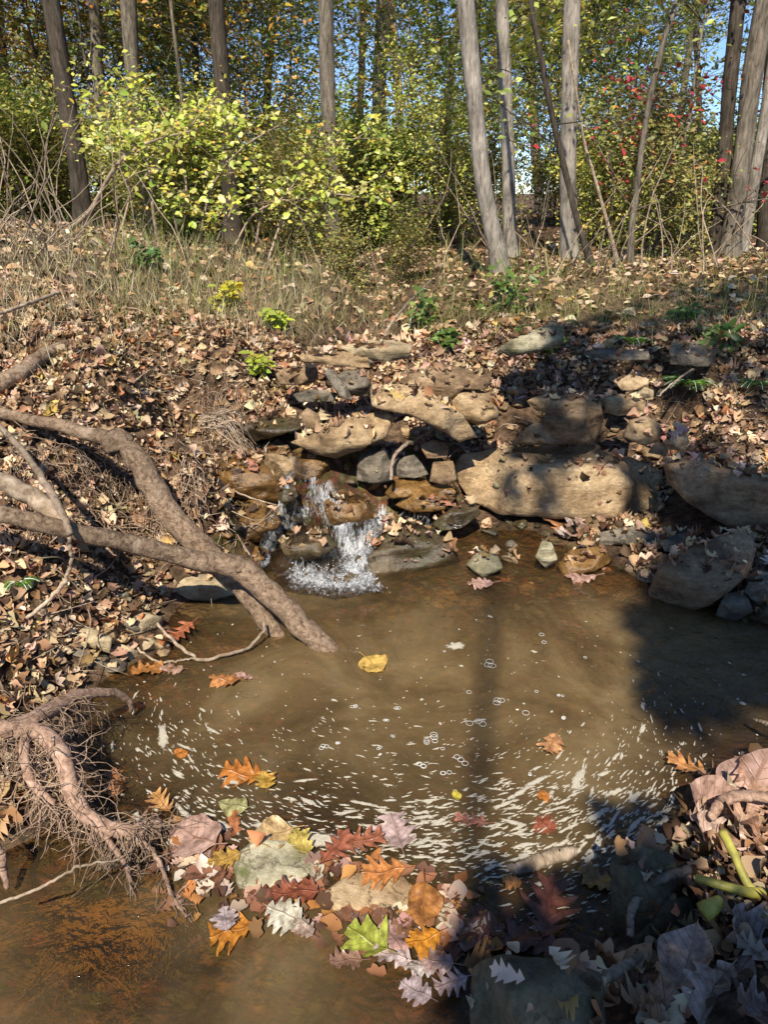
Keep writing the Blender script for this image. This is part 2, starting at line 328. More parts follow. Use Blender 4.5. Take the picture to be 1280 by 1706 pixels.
def tube(P, R, sides=8, rough=0.0, cap=True, seed=0):
    P = np.asarray(P, float); n = len(P); R = np.broadcast_to(np.asarray(R, float), (n,))
    T = np.gradient(P, axis=0); T /= np.linalg.norm(T, axis=1)[:, None] + 1e-9
    ref = np.array([0, 0, 1.0]) if abs(T[0, 2]) < .9 else np.array([1.0, 0, 0])
    U = np.zeros_like(P); u = ref - T[0] * ref.dot(T[0]); u /= np.linalg.norm(u)
    for i in range(n):
        u = u - T[i] * u.dot(T[i]); u /= np.linalg.norm(u) + 1e-9; U[i] = u
    Wv = np.cross(T, U); ang = np.arange(sides) * 2 * PI / sides
    rr = R[:, None] * np.ones(sides)
    if rough:
        for i in range(n):
            for j in range(sides):
                q = Vector((math.cos(ang[j]) * 1.3 + seed * 3.1, math.sin(ang[j]) * 1.3, i * .35))
                rr[i, j] *= 1 + rough * mnoise.noise(q) + rough * .5 * mnoise.noise(q * 2.7)
    V = P[:, None] + rr[..., None] * (np.cos(ang)[None, :, None] * U[:, None] + np.sin(ang)[None, :, None] * Wv[:, None])
    V = V.reshape(-1, 3); idx = np.arange(n * sides).reshape(n, sides)
    F = np.stack([idx[:-1], np.roll(idx[:-1], -1, 1), np.roll(idx[1:], -1, 1), idx[1:]], -1).reshape(-1, 4)
    if cap:
        V = np.concatenate([V, P[:1], P[-1:]]); a, b = n * sides, n * sides + 1
        c1 = np.stack([np.full(sides, a), np.roll(idx[0], -1), idx[0], idx[0]], -1); c2 = np.stack([np.full(sides, b), idx[-1], np.roll(idx[-1], -1), idx[-1]], -1)
        return V, F, np.concatenate([c1[:, :3], c2[:, :3]])
    return V, F, None
def add_tube(mb, P, R, sides=8, rough=0, cap=True, seed=0, col=None):
    V, F4, F3 = tube(P, R, sides, rough, cap, seed); n0 = mb.n
    mb.add(V, F4, col)
    if F3 is not None: mb.F.setdefault(3, []).append(F3 + n0)
def scatter(P, Nn, size, yaw, T, Ft, cols, widthscale=None):
    """Template T (k,3) (y along the leaf, z up) placed at P with normal Nn."""
    P = np.asarray(P); n = len(P); Nn = Nn / (np.linalg.norm(Nn, axis=1)[:, None] + 1e-9)
    ref = np.stack([np.cos(yaw), np.sin(yaw), np.zeros(n)], 1); Y = ref - Nn * (ref * Nn).sum(1)[:, None]
    Y /= np.linalg.norm(Y, axis=1)[:, None] + 1e-9; X = np.cross(Y, Nn)
    if T.ndim == 2: T = np.broadcast_to(T, (n, *T.shape))
    k = T.shape[1]; tx = T[..., 0]
    if widthscale is not None: tx = tx * widthscale[:, None]
    V = P[:, None] + size[:, None, None] * (tx[..., None] * X[:, None] + T[..., 1:2] * Y[:, None] + T[..., 2:3] * Nn[:, None])
    Fo = (Ft[None] + (np.arange(n) * k)[:, None, None]).reshape(-1, Ft.shape[1])
    return V.reshape(-1, 3), Fo, np.repeat(cols, k, 0)
def palette(cols, w, n, jit=.18):
    cols = np.asarray(cols, float); w = np.asarray(w, float); c = cols[RNG.choice(len(cols), n, p=w / w.sum())]
    return np.clip(c * (1 + RNG.normal(0, jit, (n, 1))) * (1 + RNG.normal(0, .06, (n, 3))), .005, .95)
DIAMOND = np.array([(0, 0, 0), (.27, .45, .07), (0, 1, -.03), (-.27, .45, .07)]); DIAF = np.array([(0, 1, 2), (0, 2, 3)])
OVATE = np.array([(0, 0, 0), (.24, .22, .05), (.31, .5, .06), (.17, .8, .02), (0, 1.05, -.08), (-.17, .8, .02), (-.31, .5, .06), (-.24, .22, .05), (0, .5, -.01)])
OVAF = np.array([(8, 0, 1), (8, 1, 2), (8, 2, 3), (8, 3, 4), (8, 4, 5), (8, 5, 6), (8, 6, 7), (8, 7, 0)])

# ------------------------------------------------------------------ terrain
CT = []
def cz(s):
    for l in s.split():
        u, v, z = map(float, l.split(',')); CT.append(at_z(u, v, z))
cz("640,1050,-.12 640,1200,-.22 800,1200,-.22 950,1150,-.2 450,1200,-.18 350,1250,-.15 640,1320,-.2 1000,1300,-.22 1150,1150,-.25 1230,1180,-.25 560,1030,-.1 750,1030,-.08 900,1020,-.06 1000,1030,-.09")
cz("300,1420,-.04 450,1430,-.03 600,1450,-.03 700,1480,-.04 850,1500,-.06 800,1420,-.1 400,1650,-.22 600,1680,-.12 150,1670,-.2 170,1570,-.09 20,1600,-.16 720,1650,-.06 950,1420,-.15 1000,1500,-.1")
cz("270,1090,0 180,1130,0 150,1190,.0 180,1250,-.02 200,1330,-.02 250,1390,-.02 270,1460,-.04 150,1480,-.05 0,1490,-.04 60,1250,.06 50,1350,.02 0,1180,.16 100,1120,.08 100,1060,.12 200,1050,.06 0,1050,.19 0,950,.3 100,950,.24 200,960,.13 250,1000,.04 330,1040,-.04 380,1000,-.05 420,1060,-.08")
cz("100,800,.41 0,800,.46 200,840,.3 230,900,.1 285,945,.02 322,900,-.01 330,850,.0 338,800,.03 350,765,.1 296,775,.46 312,745,.48 250,760,.47 378,745,.24 0,700,.58 150,700,.56 300,690,.54 380,690,.5 395,720,.34 0,600,.72 200,600,.68 350,600,.62 415,600,.58 425,650,.48 0,500,.92 200,500,.84 400,500,.74 500,530,.68 480,580,.6 0,420,1.08 150,400,1.1 300,400,1.02 420,430,.9 500,450,.85 560,480,.78")
cz("400,750,.31 430,760,.29 370,800,.2 420,850,.13 480,740,.33 450,700,.39 440,660,.43 520,800,.24 560,760,.32 500,870,.08 440,920,.0 540,900,.04 600,850,.09 560,960,-.07 480,970,-.07 640,960,-.06 700,900,.0 750,850,.05 700,820,.11 650,780,.2 800,880,.0")
cz("560,706,.29 640,660,.36 640,616,.44 560,625,.41 740,648,.41 800,690,.32 740,760,.19 850,735,.22 640,556,.66 740,560,.66 850,620,.5 640,515,.56 600,480,.60 640,470,.58 660,500,.58 620,440,.66 560,455,.84 700,470,.78")
cz("900,860,.02 1000,880,.03 1000,940,-.01 880,950,-.02 1080,980,-.01 1180,960,.05 1280,1000,.07 1270,1060,-.04 1180,1050,-.07 1150,880,.1 1100,775,.15 1280,795,.24 1200,705,.43 950,716,.25 950,640,.45 1050,620,.57 1150,640,.55 1280,640,.58 1000,560,.66 1150,540,.72 1280,560,.74 850,540,.72 850,500,.76 1000,490,.8 1280,490,.82 700,500,.75 750,440,.8 900,440,.8 1100,440,.82 1280,430,.84")
cz("1150,1290,.0 1280,1240,-.03 1250,1340,.07 1120,1400,.02 1040,1480,.0 1040,1580,.01 1200,1500,.12 1280,1500,.17 1150,1620,.11 950,1660,.04 850,1640,-.02 780,1680,-.06 1280,1700,.2")
CT += [np.array(p) for p in [(0, .3, -.15), (.5, .3, .08), (-.6, .3, -.22), (1.4, .3, .3), (-1.2, .6, -.15), (-1.8, 1.0, .25), (-2.5, 2, .7), (-4, 3.5, 1.15), (-6, 6, 1.3), (2.4, 1.5, .4), (2.6, 2.4, .35), (3, 3.2, .6), (5, 5, .95),
    (-12, 10, 1.35), (12, 10, .9), (0, 16, .86), (-9, 18, 1.15), (9, 18, .85), (0, 30, .9), (-20, 30, 1.3), (20, 30, .9), (0, 90, 1.6), (-70, 60, 2), (70, 60, 1.5), (0, -1.5, -.15), (-1.5, -2, -.2), (2, -2, .5), (-4, -2, .7), (0, -8, .3), (-10, -8, .9), (10, -8, .9), (0, -30, 1), (-60, -20, 1.5), (60, -20, 1.5), (-.12, 4.75, .46), (-.06, 5.3, .36), (-.12, 6.0, .42), (-.3, 6.8, .6), (.4, 5.2, .77), (-.6, 5.1, .84), (-.65, 6.0, .92), (-1.6, 5.2, 1.02), (-3, 7.5, 1.12), (0, 9, .86), (3.5, 9, .84)]]
CT = np.array(CT)
CC = .12
def phi(r2): return np.sqrt(r2 + CC * CC)
D2 = ((CT[:, None, :2] - CT[None, :, :2]) ** 2).sum(-1)
A = phi(D2) - 0; n_ = len(CT); A[np.diag_indices(n_)] -= .012
AA = np.zeros((n_ + 1, n_ + 1)); AA[:n_, :n_] = A; AA[:n_, n_] = 1; AA[n_, :n_] = 1
WT = np.linalg.lstsq(AA, np.concatenate([CT[:, 2], [0]]), rcond=None)[0]
def height0(x, y):
    x = np.atleast_1d(np.asarray(x, float)); y = np.atleast_1d(np.asarray(y, float)); out = np.empty(x.shape)
    xf, yf, of = x.ravel(), y.ravel(), out.ravel()
    for i in range(0, len(xf), 20000):
        r2 = (xf[i:i + 20000, None] - CT[None, :, 0]) ** 2 + (yf[i:i + 20000, None] - CT[None, :, 1]) ** 2
        of[i:i + 20000] = phi(r2) @ WT[:n_] + WT[n_]
    return of.reshape(x.shape)
def axis(lo, hi, near0, near1, fine):
    a = list(np.arange(near0, near1, fine)); s = fine; v = near0; pre = []
    while v > lo: s *= 1.18; v -= s; pre.append(v)
    s = fine; v = a[-1]; post = []
    while v < hi: s *= 1.18; v += s; post.append(v)
    return np.array(pre[::-1] + a + post)
gx = axis(-160, 160, -3.2, 3.2, .028); gy = axis(-60, 230, .1, 5.2, .026)
GX, GY = np.meshgrid(gx, gy)
GZ = height0(GX, GY)
# natural unevenness
for i in range(GZ.shape[0]):
    for j in range(GZ.shape[1]):
        x, y = GX[i, j], GY[i, j]
        if abs(x) < 12 and -3 < y < 20:
            h = GZ[i, j]; amp = .03 if h > .03 else .012
            GZ[i, j] = h + amp * (mnoise.noise(Vector((x * 3, y * 3, 0))) + .5 * mnoise.noise(Vector((x * 8, y * 8, 3))) + .3 * mnoise.noise(Vector((x * 21, y * 21, 7))))
ny, nx = GX.shape
idx = np.arange(nx * ny).reshape(ny, nx)
TF = np.stack([idx[:-1, :-1], idx[:-1, 1:], idx[1:, 1:], idx[1:, :-1]], -1).reshape(-1, 4)
TV = np.stack([GX, GY, GZ], -1).reshape(-1, 3)
tu, tv, td = proj(TV)
bed = np.clip((.015 - TV[:, 2]) / .04, 0, 1)
wetz = ((tu > 360) & (tu < 780) & (tv > 740) & (tv < 980) & (td > 0)).astype(float) * .8
bed = np.maximum(bed, wetz)
ground = mesh_np('ground', TV, [TF], M['ground'], col=np.repeat(bed[:, None], 3, 1), attr='Bed')
tag(ground, kind='structure')
TBV = BVHTree.FromPolygons([tuple(v) for v in TV], [tuple(f) for f in TF])
def ground_z(x, y):
    h = TBV.ray_cast(Vector((x, y, 50)), Vector((0, 0, -1)))
    return h[0].z if h[0] is not None else 0.0

# ------------------------------------------------------------------ rocks: solid stones, traced outline, planes for front and top, real thickness
ROCK_POLYS = []   # (verts, faces) for the drop BVH
def rock(name, label, poly, zb, mat, rf=.3, lean=12, yaw=0, tilt=6, thick=None, R=.25, rough=1.0, topyaw=0, group=None, cat='rock', Y=None, soft=.007, res=34, seed=0):
    P = np.array(poly, float); cu, cv = P.mean(0)
    # resample outline with slight jitter
    pts = []
    per = np.linalg.norm(np.roll(P, -1, 0) - P, axis=1).sum(); step = per / (4.2 * res / 1.6)
    Q = []
    for i in range(len(P)):
        a, b = P[i], P[(i + 1) % len(P)]; pa, pb = P[i - 1], P[(i + 2) % len(P)]
        k = max(1, int(np.linalg.norm(b - a) / step))
        for j in range(k):
            t = j / k; lin = a + (b - a) * t
            cr = .5 * (2 * a + (b - pa) * t + (2 * pa - 5 * a + 4 * b - pb) * t * t + (3 * a - pa - 3 * b + pb) * t ** 3)
            Q.append(lin * .82 + cr * .18)
    Q = np.array(Q); sz = max(np.ptp(P[:, 0]), np.ptp(P[:, 1]))
    rs = random.Random(seed + int(cu) * 13 + int(cv))
    for i in range(len(Q)):
        q = Vector((Q[i, 0] / sz * 9, Q[i, 1] / sz * 9, seed)); Q[i] += sz * .012 * np.array([mnoise.noise(q), mnoise.noise(q + Vector((5, 9, 2)))])
    lo, hi = Q.min(0), Q.max(0); sp = max(hi - lo) / res
    IN = []
    yy = lo[1] + sp * .5
    while yy < hi[1]:
        xx = lo[0] + sp * .5
        while xx < hi[0]:
            IN.append((xx + rs.uniform(-.25, .25) * sp, yy + rs.uniform(-.25, .25) * sp)); xx += sp
        yy += sp
    IN = np.array(IN)
    def inside(p):
        x, y = p[:, 0], p[:, 1]; r = np.zeros(len(p), bool); a = Q; b = np.roll(Q, -1, 0)
        for (x1, y1), (x2, y2) in zip(a, b):
            c_ = ((y1 > y) != (y2 > y)) & (x < (x2 - x1) * (y - y1) / (y2 - y1 + 1e-12) + x1); r ^= c_
        return r
    def dist(p):
        d = np.full(len(p), 1e9)
        for a, b in zip(Q, np.roll(Q, -1, 0)):
            ab = b - a; t = np.clip(((p - a) @ ab) / (ab @ ab + 1e-12), 0, 1); d = np.minimum(d, np.linalg.norm(p - a - t[:, None] * ab, axis=1))
        return d
    IN = IN[inside(IN)]; IN = IN[dist(IN) > sp * .4]
    allp = np.concatenate([Q, IN]); nb = len(Q)
    r = delaunay_2d_cdt([Vector(p) for p in allp], [(i, (i + 1) % nb) for i in range(nb)], [], 1, 1e-4)
    vv = np.array([(p.x, p.y) for p in r[0]]); ff = np.array([f for f in r[2] if len(f) == 3])
    used = np.unique(ff); remap = -np.ones(len(vv), int); remap[used] = np.arange(len(used)); vv = vv[used]; ff = remap[ff]
    d = dist(vv); onb = d < 1e-2 * max(1, sp * .1)
    # planes
    iL = np.argmax(P[:, 1]); base = at_z(P[iL, 0], P[iL, 1], zb) if Y is None else at_y(P[iL, 0], P[iL, 1], Y)
    lean_, yaw_, tilt_ = math.radians(lean), math.radians(yaw), math.radians(tilt)
    nf = np.array([math.sin(yaw_) * math.cos(lean_), -math.cos(yaw_) * math.cos(lean_), math.sin(lean_)])
    D = ray(vv[:, 0], vv[:, 1]); Dn = D
    tf = ((base - CAM) @ nf) / (Dn @ nf)
    vr = P[:, 1].min() + rf * np.ptp(P[:, 1]); dr = ray(cu, vr); tr_ = ((base - CAM) @ nf) / (dr @ nf); ridge = CAM + dr * tr_
    ty = math.radians(topyaw); nt_ = np.array([-math.sin(ty) * .35, -math.sin(tilt_), math.cos(tilt_)]); nt_ /= np.linalg.norm(nt_)
    den = Dn @ nt_; tt = np.where(den < -.02, ((ridge - CAM) @ nt_) / np.minimum(den, -.02), -1e3)
    cap = tf + (.9 if thick is None else thick * .9)
    tt = np.minimum(tt, cap)
    t = .5 * (tf + tt + np.sqrt((tf - tt) ** 2 + soft ** 2))
    ctr_ = CAM + ray(cu, cv) * np.median(t); vw = ray(cu, cv); vw = vw / np.linalg.norm(vw); UPc = np.array([0, SP, CP]); hw = np.ptp(P[:, 0]) * np.mean(tf) / F * .5; hh_ = np.ptp(P[:, 1]) * np.mean(tf) / F * .5
    for k_ in range(5 if rough > .5 else 0):
        a_ = rs.uniform(0, 2 * PI); fr_ = rs.uniform(.35, .75); dw = math.cos(a_) * np.array([1.0, 0, 0]) + math.sin(a_) * UPc; off_ = math.cos(a_) * hw * fr_ * np.array([1.0, 0, 0]) + math.sin(a_) * hh_ * fr_ * UPc
        nn_ = -vw + math.tan(math.radians(rs.uniform(34, 62))) * dw; iu_, iv_, _d = proj((ctr_ + off_)[None]); j_ = np.argmin((vv[:, 0] - iu_[0]) ** 2 + (vv[:, 1] - iv_[0]) ** 2); p0_ = CAM + D[j_] * t[j_]
        dn_ = D @ nn_; tk = np.where(dn_ < -.05, ((p0_ - CAM) @ nn_) / np.minimum(dn_, -.05), t); tk = np.minimum(tk, t + .25 * min(hw, hh_) * 2); s_ = soft * .5; t = .5 * (t + tk + np.sqrt((t - tk) ** 2 + s_ ** 2)) - s_ * .25
    pxm = np.mean(tf) / F; dm = d * pxm; szm = sz * pxm; Rr = .42 * R * min(np.ptp(P[:, 0]), np.ptp(P[:, 1])) * pxm
    q = np.clip(dm / Rr, 0, 1); t = t + Rr * .9 * (1 - np.sqrt(1 - (1 - q) ** 2))
    th = (thick if thick is not None else szm * .6)
    # rough facets and pits
    for i in range(len(vv)):
        p = CAM + D[i] * t[i]; v = Vector(p) + Vector((seed * 1.7, 0, 0)); w = min(1, dm[i] / (Rr * .5 + 1e-6))
        cell = mnoise.cell(Vector((0, 0, 0)))
        big = mnoise.noise(v * (2.2 / max(szm, .05))); a_ = mnoise.noise(v * 9); b_ = mnoise.noise(v * 26); ridge_ = abs(mnoise.noise(Vector((v.x * 4, v.y * 4, v.z * 16))))
        t[i] += rough * (.35 + .65 * w) * (szm * .06 * big + .014 * a_ + .006 * b_ + .022 * ridge_ + .01 * abs(mnoise.noise(v * 14)))
    Fv = CAM + D * t[:, None]
    prof = np.sqrt(1 - (1 - np.clip(dm / (szm * .3), 0, 1)) ** 2)
    Bv = CAM + D * (t + np.where(onb, 0, .02 + th * prof))[:, None]
    Bv[:, 2] -= 0.0
    nV = len(vv); bi = np.where(onb, np.arange(nV), np.arange(nV) + nV)
    V = np.concatenate([Fv, Bv]); Fb = bi[ff][:, ::-1]
    # keep only used
    allF = np.concatenate([ff, Fb]); us = np.unique(allF); rm = -np.ones(2 * nV, int); rm[us] = np.arange(len(us)); V = V[us]; allF = rm[allF]
    ok = (allF[:, 0] != allF[:, 1]) & (allF[:, 1] != allF[:, 2]) & (allF[:, 0] != allF[:, 2]); allF = allF[ok]
    org = V.mean(0); o = mesh_np(name, V - org, [allF], M[mat]); o.location = tuple(org)
    bm = bmesh.new(); bm.from_mesh(o.data); bmesh.ops.recalc_face_normals(bm, faces=bm.faces); bm.to_mesh(o.data); bm.free()
    ROCK_POLYS.append((V, allF)); tag(o, label, cat, group); return o

def pl(s): return [tuple(map(float, p.split(','))) for p in s.split()]
# --- the big blocks right of the cascade
rock('boulder', 'long tan slab-like boulder above the pool, widest stone, shaded on its right', pl('758,775 772,756 830,746 920,742 985,744 1010,754 1050,760 1086,774 1106,797 1096,864 1040,868 1000,867 950,866 900,862 830,856 790,836 764,806'), .05, 'tan', rf=.30, lean=12, tilt=4, thick=.5, R=.2, res=46, cat='boulder')
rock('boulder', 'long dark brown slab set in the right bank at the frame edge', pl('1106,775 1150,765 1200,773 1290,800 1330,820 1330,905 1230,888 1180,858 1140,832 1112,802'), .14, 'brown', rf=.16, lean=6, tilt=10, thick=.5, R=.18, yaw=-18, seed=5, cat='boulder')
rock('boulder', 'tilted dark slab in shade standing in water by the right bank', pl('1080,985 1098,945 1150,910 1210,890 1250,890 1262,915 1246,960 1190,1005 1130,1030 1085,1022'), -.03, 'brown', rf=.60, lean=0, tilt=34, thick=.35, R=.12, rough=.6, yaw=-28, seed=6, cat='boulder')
# --- stack of slabs above the cascade
rock('rock', 'long tan slab with grooved face lying over the cascade', pl('484,736 508,728 540,714 562,702 620,688 650,683 657,697 645,728 600,750 560,763 528,758'), 0.375, 'tan', rf=.22, lean=26, tilt=14, thick=.35, R=.22, yaw=12, seed=1, res=36)
rock('rock', 'grey square stone wedged under the grooved tan slab', pl('594,800 597,762 615,748 640,750 652,770 651,802 622,806'), 0.225, 'grey', rf=.2, R=.25, seed=2)
rock('rock', 'small grey stone right of the square grey stone', pl('655,792 657,766 690,757 705,775 714,790 690,797'), 0.245, 'grey', rf=.3, seed=3)
rock('rock', 'small brown square stone touching the left end of the long tan boulder', pl('716,802 722,770 755,768 762,800 740,808'), 0.235, 'brown', rf=.25, seed=4)
rock('rock', 'curved tan slab sweeping down through the middle of the stone stack', pl('618,652 650,640 690,642 722,655 742,672 772,692 794,728 766,737 738,718 712,706 680,692 648,686 620,676'), 0.455, 'tan', rf=.3, lean=30, tilt=14, thick=.3, R=.25, seed=5, res=34)
rock('rock', 'wide overhanging brown slab at the top right of the stone stack', pl('662,634 700,618 740,606 790,618 822,634 806,650 774,648 746,668 708,652'), 0.565, 'brown', rf=.45, lean=-14, tilt=12, thick=.4, R=.18, seed=6)
rock('rock', 'rounded light brown stone below the overhanging slab', pl('742,676 760,650 780,642 815,655 833,676 830,697 800,708 774,702'), 0.475, 'tan', rf=.25, lean=20, R=.4, seed=7)
rock('rock', 'thin flat slab bridging dark gap, left of the topmost two', pl('498,592 520,585 580,584 612,592 617,612 575,611 540,606 504,604'), 0.655, 'tan', rf=.42, lean=-5, tilt=6, thick=.3, R=.2, seed=8)
rock('rock', 'thick pale slab with leaves on it, topmost of the stack', pl('566,578 600,567 660,566 688,576 682,598 640,602 590,594'), 0.675, 'pale', rf=.4, lean=-8, tilt=6, thick=.4, R=.2, seed=9)
rock('rock', 'round grey stone under the thin bridging slab', pl('560,626 580,615 605,618 619,640 613,662 584,658'), 0.535, 'grey', rf=.2, lean=20, R=.4, seed=10)
rock('rock', 'narrow dark stone leaning against the round grey stone', pl('538,618 552,612 580,648 588,667 566,662'), 0.535, 'grey', rf=.2, R=.25, lean=25, seed=11)
rock('rock', 'brown block in the left bank below the thin bridging slab', pl('458,622 480,610 528,612 531,630 515,642 468,641'), 0.535, 'brown', rf=.35, seed=12)
rock('rock', 'low flat stone half buried in leaves beside the bank block', pl('488,657 520,648 562,655 556,669 500,671'), 0.495, 'grey', rf=.5, seed=13)
rock('rock', 'upright brown stone at the left end of the grooved slab', pl('497,694 512,679 531,690 538,716 508,722'), 0.415, 'brown', rf=.15, R=.3, seed=14)
rock('rock', 'dark wet ledge in the upper channel by the left bank', pl('398,716 440,692 498,690 506,712 470,724 420,737'), 0.395, 'wetdark', rf=.55, tilt=8, thick=.25, seed=15)
rock('rock', 'small brown stone below the curved tan slab', pl('700,742 722,732 748,742 745,762 712,764'), 0.315, 'brown', rf=.3, seed=16)
# --- wet stones of the cascade
G1 = 'wet stones in the cascade'
rock('rock', 'big wet golden boulder left of the cascade', pl('362,795 374,757 420,750 456,790 472,816 465,838 430,842 388,828'), .18, 'wet', rf=.4, lean=24, tilt=12, R=.4, seed=20, group=G1)
rock('rock', 'tan half wet stone topped with leaves above the left water strand', pl('430,772 445,746 478,740 497,770 491,802 462,802'), .24, 'tan', rf=.3, lean=14, R=.3, seed=21, group=G1)
rock('rock', 'glistening golden ledge under the grooved slab', pl('480,796 494,755 545,757 552,792 528,806'), .23, 'wet', rf=.25, lean=30, R=.3, seed=22, group=G1)
rock('rock', 'wide dark rounded rock at the pool edge beside the white water', pl('586,938 608,908 640,876 676,868 722,884 752,906 768,936 748,962 700,976 640,972 600,958'), -.04, 'wetdark', rf=.35, lean=26, tilt=16, thick=.35, R=.45, seed=23, res=36, group=G1)
rock('rock', 'low wet stone carrying a pink leaf below the small square stone', pl('658,842 690,815 740,804 768,820 742,850 690,855'), .13, 'wet', rf=.5, lean=10, R=.3, seed=24, group=G1)
rock('rock', 'wet olive stone under the left corner of the large boulder', pl('718,872 758,842 790,834 802,856 770,880 734,886'), .07, 'wetdark', rf=.4, lean=15, R=.35, seed=25, group=G1)
rock('rock', 'dark stone splitting the white water in two', pl('466,908 500,886 540,884 562,910 532,932 480,938'), .03, 'wetdark', rf=.4, lean=20, R=.4, seed=26, group=G1)
rock('rock', 'golden stone under the middle of the white water', pl('538,834 570,815 612,830 628,862 590,884 548,874'), .1, 'wet', rf=.35, lean=30, R=.4, seed=27, group=G1)
rock('rock', 'wet golden step left of the lower white water', pl('368,872 400,845 452,846 470,872 440,902 385,904'), .1, 'wet', rf=.4, lean=25, R=.35, seed=28, group=G1)
rock('rock', 'round wet pebble where the left water strand meets the pool', pl('392,934 405,912 432,910 442,930 425,950 402,950'), .0, 'wet', rf=.3, lean=20, R=.45, seed=29, group=G1)
rock('rock', 'dark pebble beside the left strand below the tan half wet stone', pl('462,832 470,808 490,806 497,826 480,842'), .2, 'wetdark', rf=.3, R=.4, seed=30, group=G1)
rock('rock', 'golden flat stone right of the square grey stone at water level', pl('640,822 660,800 705,795 722,812 690,826 655,832'), .17, 'wet', rf=.5, seed=31, group=G1)
# --- right hand stones
G2 = 'stones on the right bank'
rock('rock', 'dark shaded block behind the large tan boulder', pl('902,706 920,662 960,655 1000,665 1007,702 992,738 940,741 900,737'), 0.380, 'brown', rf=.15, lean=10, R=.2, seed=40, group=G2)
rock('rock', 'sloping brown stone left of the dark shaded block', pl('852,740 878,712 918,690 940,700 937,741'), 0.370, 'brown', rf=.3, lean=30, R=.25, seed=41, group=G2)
rock('rock', 'small orange brown stone above the sloping brown stone', pl('878,668 905,655 930,662 926,687 893,688'), 0.470, 'tan', rf=.3, seed=42, group=G2)
rock('rock', 'long mossy pale stone lying on the upper right bank', pl('831,582 850,565 890,550 922,533 940,543 940,572 900,585 850,595'), 0.680, 'mossy', rf=.4, lean=15, tilt=14, R=.35, thick=.35, seed=43, group=G2)
rock('rock', 'thin grey slab on the bank right of the mossy stone', pl('972,588 1010,580 1080,585 1082,600 1010,600'), 0.680, 'grey', rf=.5, seed=44, group=G2)
rock('rock', 'dull grooved block above the fern', pl('1116,577 1180,565 1194,590 1182,612 1118,607'), 0.650, 'grey', rf=.3, lean=25, seed=45, group=G2)
rock('rock', 'sunlit tan stone highest of the small tan stones', pl('1028,638 1050,622 1082,632 1080,648 1038,652'), 0.560, 'tan', rf=.35, seed=46, group=G2)
rock('rock', 'little round tan stone under the highest small tan stone', pl('1060,658 1074,645 1090,650 1089,665 1067,667'), 0.530, 'pale', rf=.3, R=.4, seed=47, group=G2)
rock('rock', 'flat faced tan stone right of the dark shaded block', pl('1000,664 1035,656 1076,668 1072,690 1030,693 1000,684'), 0.490, 'tan', rf=.3, seed=48, group=G2)
rock('rock', 'rounded brown stone in the row beside the large boulder', pl('1038,728 1050,700 1075,692 1100,706 1102,732 1074,743'), 0.400, 'tan', rf=.3, R=.35, seed=49, group=G2)
rock('rock', 'tan lump resting in leaves above the long dark slab', pl('1106,738 1118,718 1140,716 1150,735 1140,750 1113,749'), 0.400, 'tan', rf=.3, R=.4, seed=50, group=G2)
rock('rock', 'small pointed stone between the block and the tan lump', pl('1080,754 1095,735 1114,742 1112,760'), 0.360, 'brown', rf=.3, seed=51, group=G2)
rock('rock', 'grey flat stone under the shaded brown block', pl('998,888 1050,876 1092,886 1088,908 1003,908'), 0.050, 'grey', rf=.5, seed=52, group=G2)
rock('rock', 'dark flat stone behind the tilted dark slab', pl('1100,898 1150,884 1174,900 1142,924 1108,918'), 0.080, 'grey', rf=.5, seed=53, group=G2)
rock('rock', 'small upright pale stone at the shore below the large boulder', pl('892,928 904,900 920,904 930,932 910,948'), 0.020, 'mossy', rf=.2, R=.4, seed=54, group=G2)
rock('rock', 'wet golden stone at the shore right of the small upright stone', pl('928,944 950,916 1000,910 1024,932 990,954 940,960'), 0.000, 'wet', rf=.5, lean=10, R=.35, seed=55, group=G2)
rock('rock', 'mossy low stone at the shore with orange leaves', pl('776,940 800,916 830,924 838,948 805,964'), 0.000, 'mossy', rf=.5, R=.35, seed=56, group=G2)
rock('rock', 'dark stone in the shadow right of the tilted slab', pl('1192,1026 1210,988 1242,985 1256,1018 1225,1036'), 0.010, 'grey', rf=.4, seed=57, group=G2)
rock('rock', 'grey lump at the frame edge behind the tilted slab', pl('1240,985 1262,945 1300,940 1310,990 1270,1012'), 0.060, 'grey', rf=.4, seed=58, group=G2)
rock('rock', 'submerged tan flagstone under shallow water below the shore', pl('960,986 1010,958 1066,964 1062,990 1000,1004'), -0.040, 'wet', rf=.8, tilt=3, seed=59, group=G2)
# --- left hand stones
G3 = 'stones along the left shore'
rock('rock', 'long tan stone with dark pits at the left waterline', pl('153,1052 165,1016 220,1014 270,1028 270,1046 238,1056 200,1064'), .02, 'pale', rf=.45, lean=5, R=.3, tilt=10, seed=60, group=G3)
rock('rock', 'flat pale stone lying on the yellow stone', pl('84,1062 100,1044 150,1045 187,1060 182,1088 130,1074'), .06, 'pale', rf=.5, R=.25, seed=61, group=G3)
rock('rock', 'yellow angular stone under the flat pale stone', pl('78,1084 95,1064 130,1070 134,1104 122,1116 90,1102'), .02, 'pale', rf=.3, R=.22, seed=62, group=G3)
rock('rock', 'grey knobbly stone nearest the water in the left pile', pl('128,1108 140,1090 177,1088 183,1105 162,1122 130,1122'), .0, 'tan', rf=.35, R=.35, seed=63, group=G3)
rock('rock', 'short rounded tan stone right of the flat pale stone', pl('184,1082 195,1070 230,1085 230,1101 202,1101'), .01, 'pale', rf=.35, R=.4, seed=64, group=G3)
rock('rock', 'pale slab in the shadow under the crossing logs', pl('256,965 290,946 350,955 398,967 404,992 350,1002 268,994'), .0, 'pale', rf=.6, R=.25, seed=65, group=G3)
rock('rock', 'grey ledge at the waterline below the shadowed pale slab', pl('248,1006 300,994 400,1008 396,1026 300,1034 262,1030'), -.03, 'grey', rf=.7, R=.25, seed=66, group=G3)
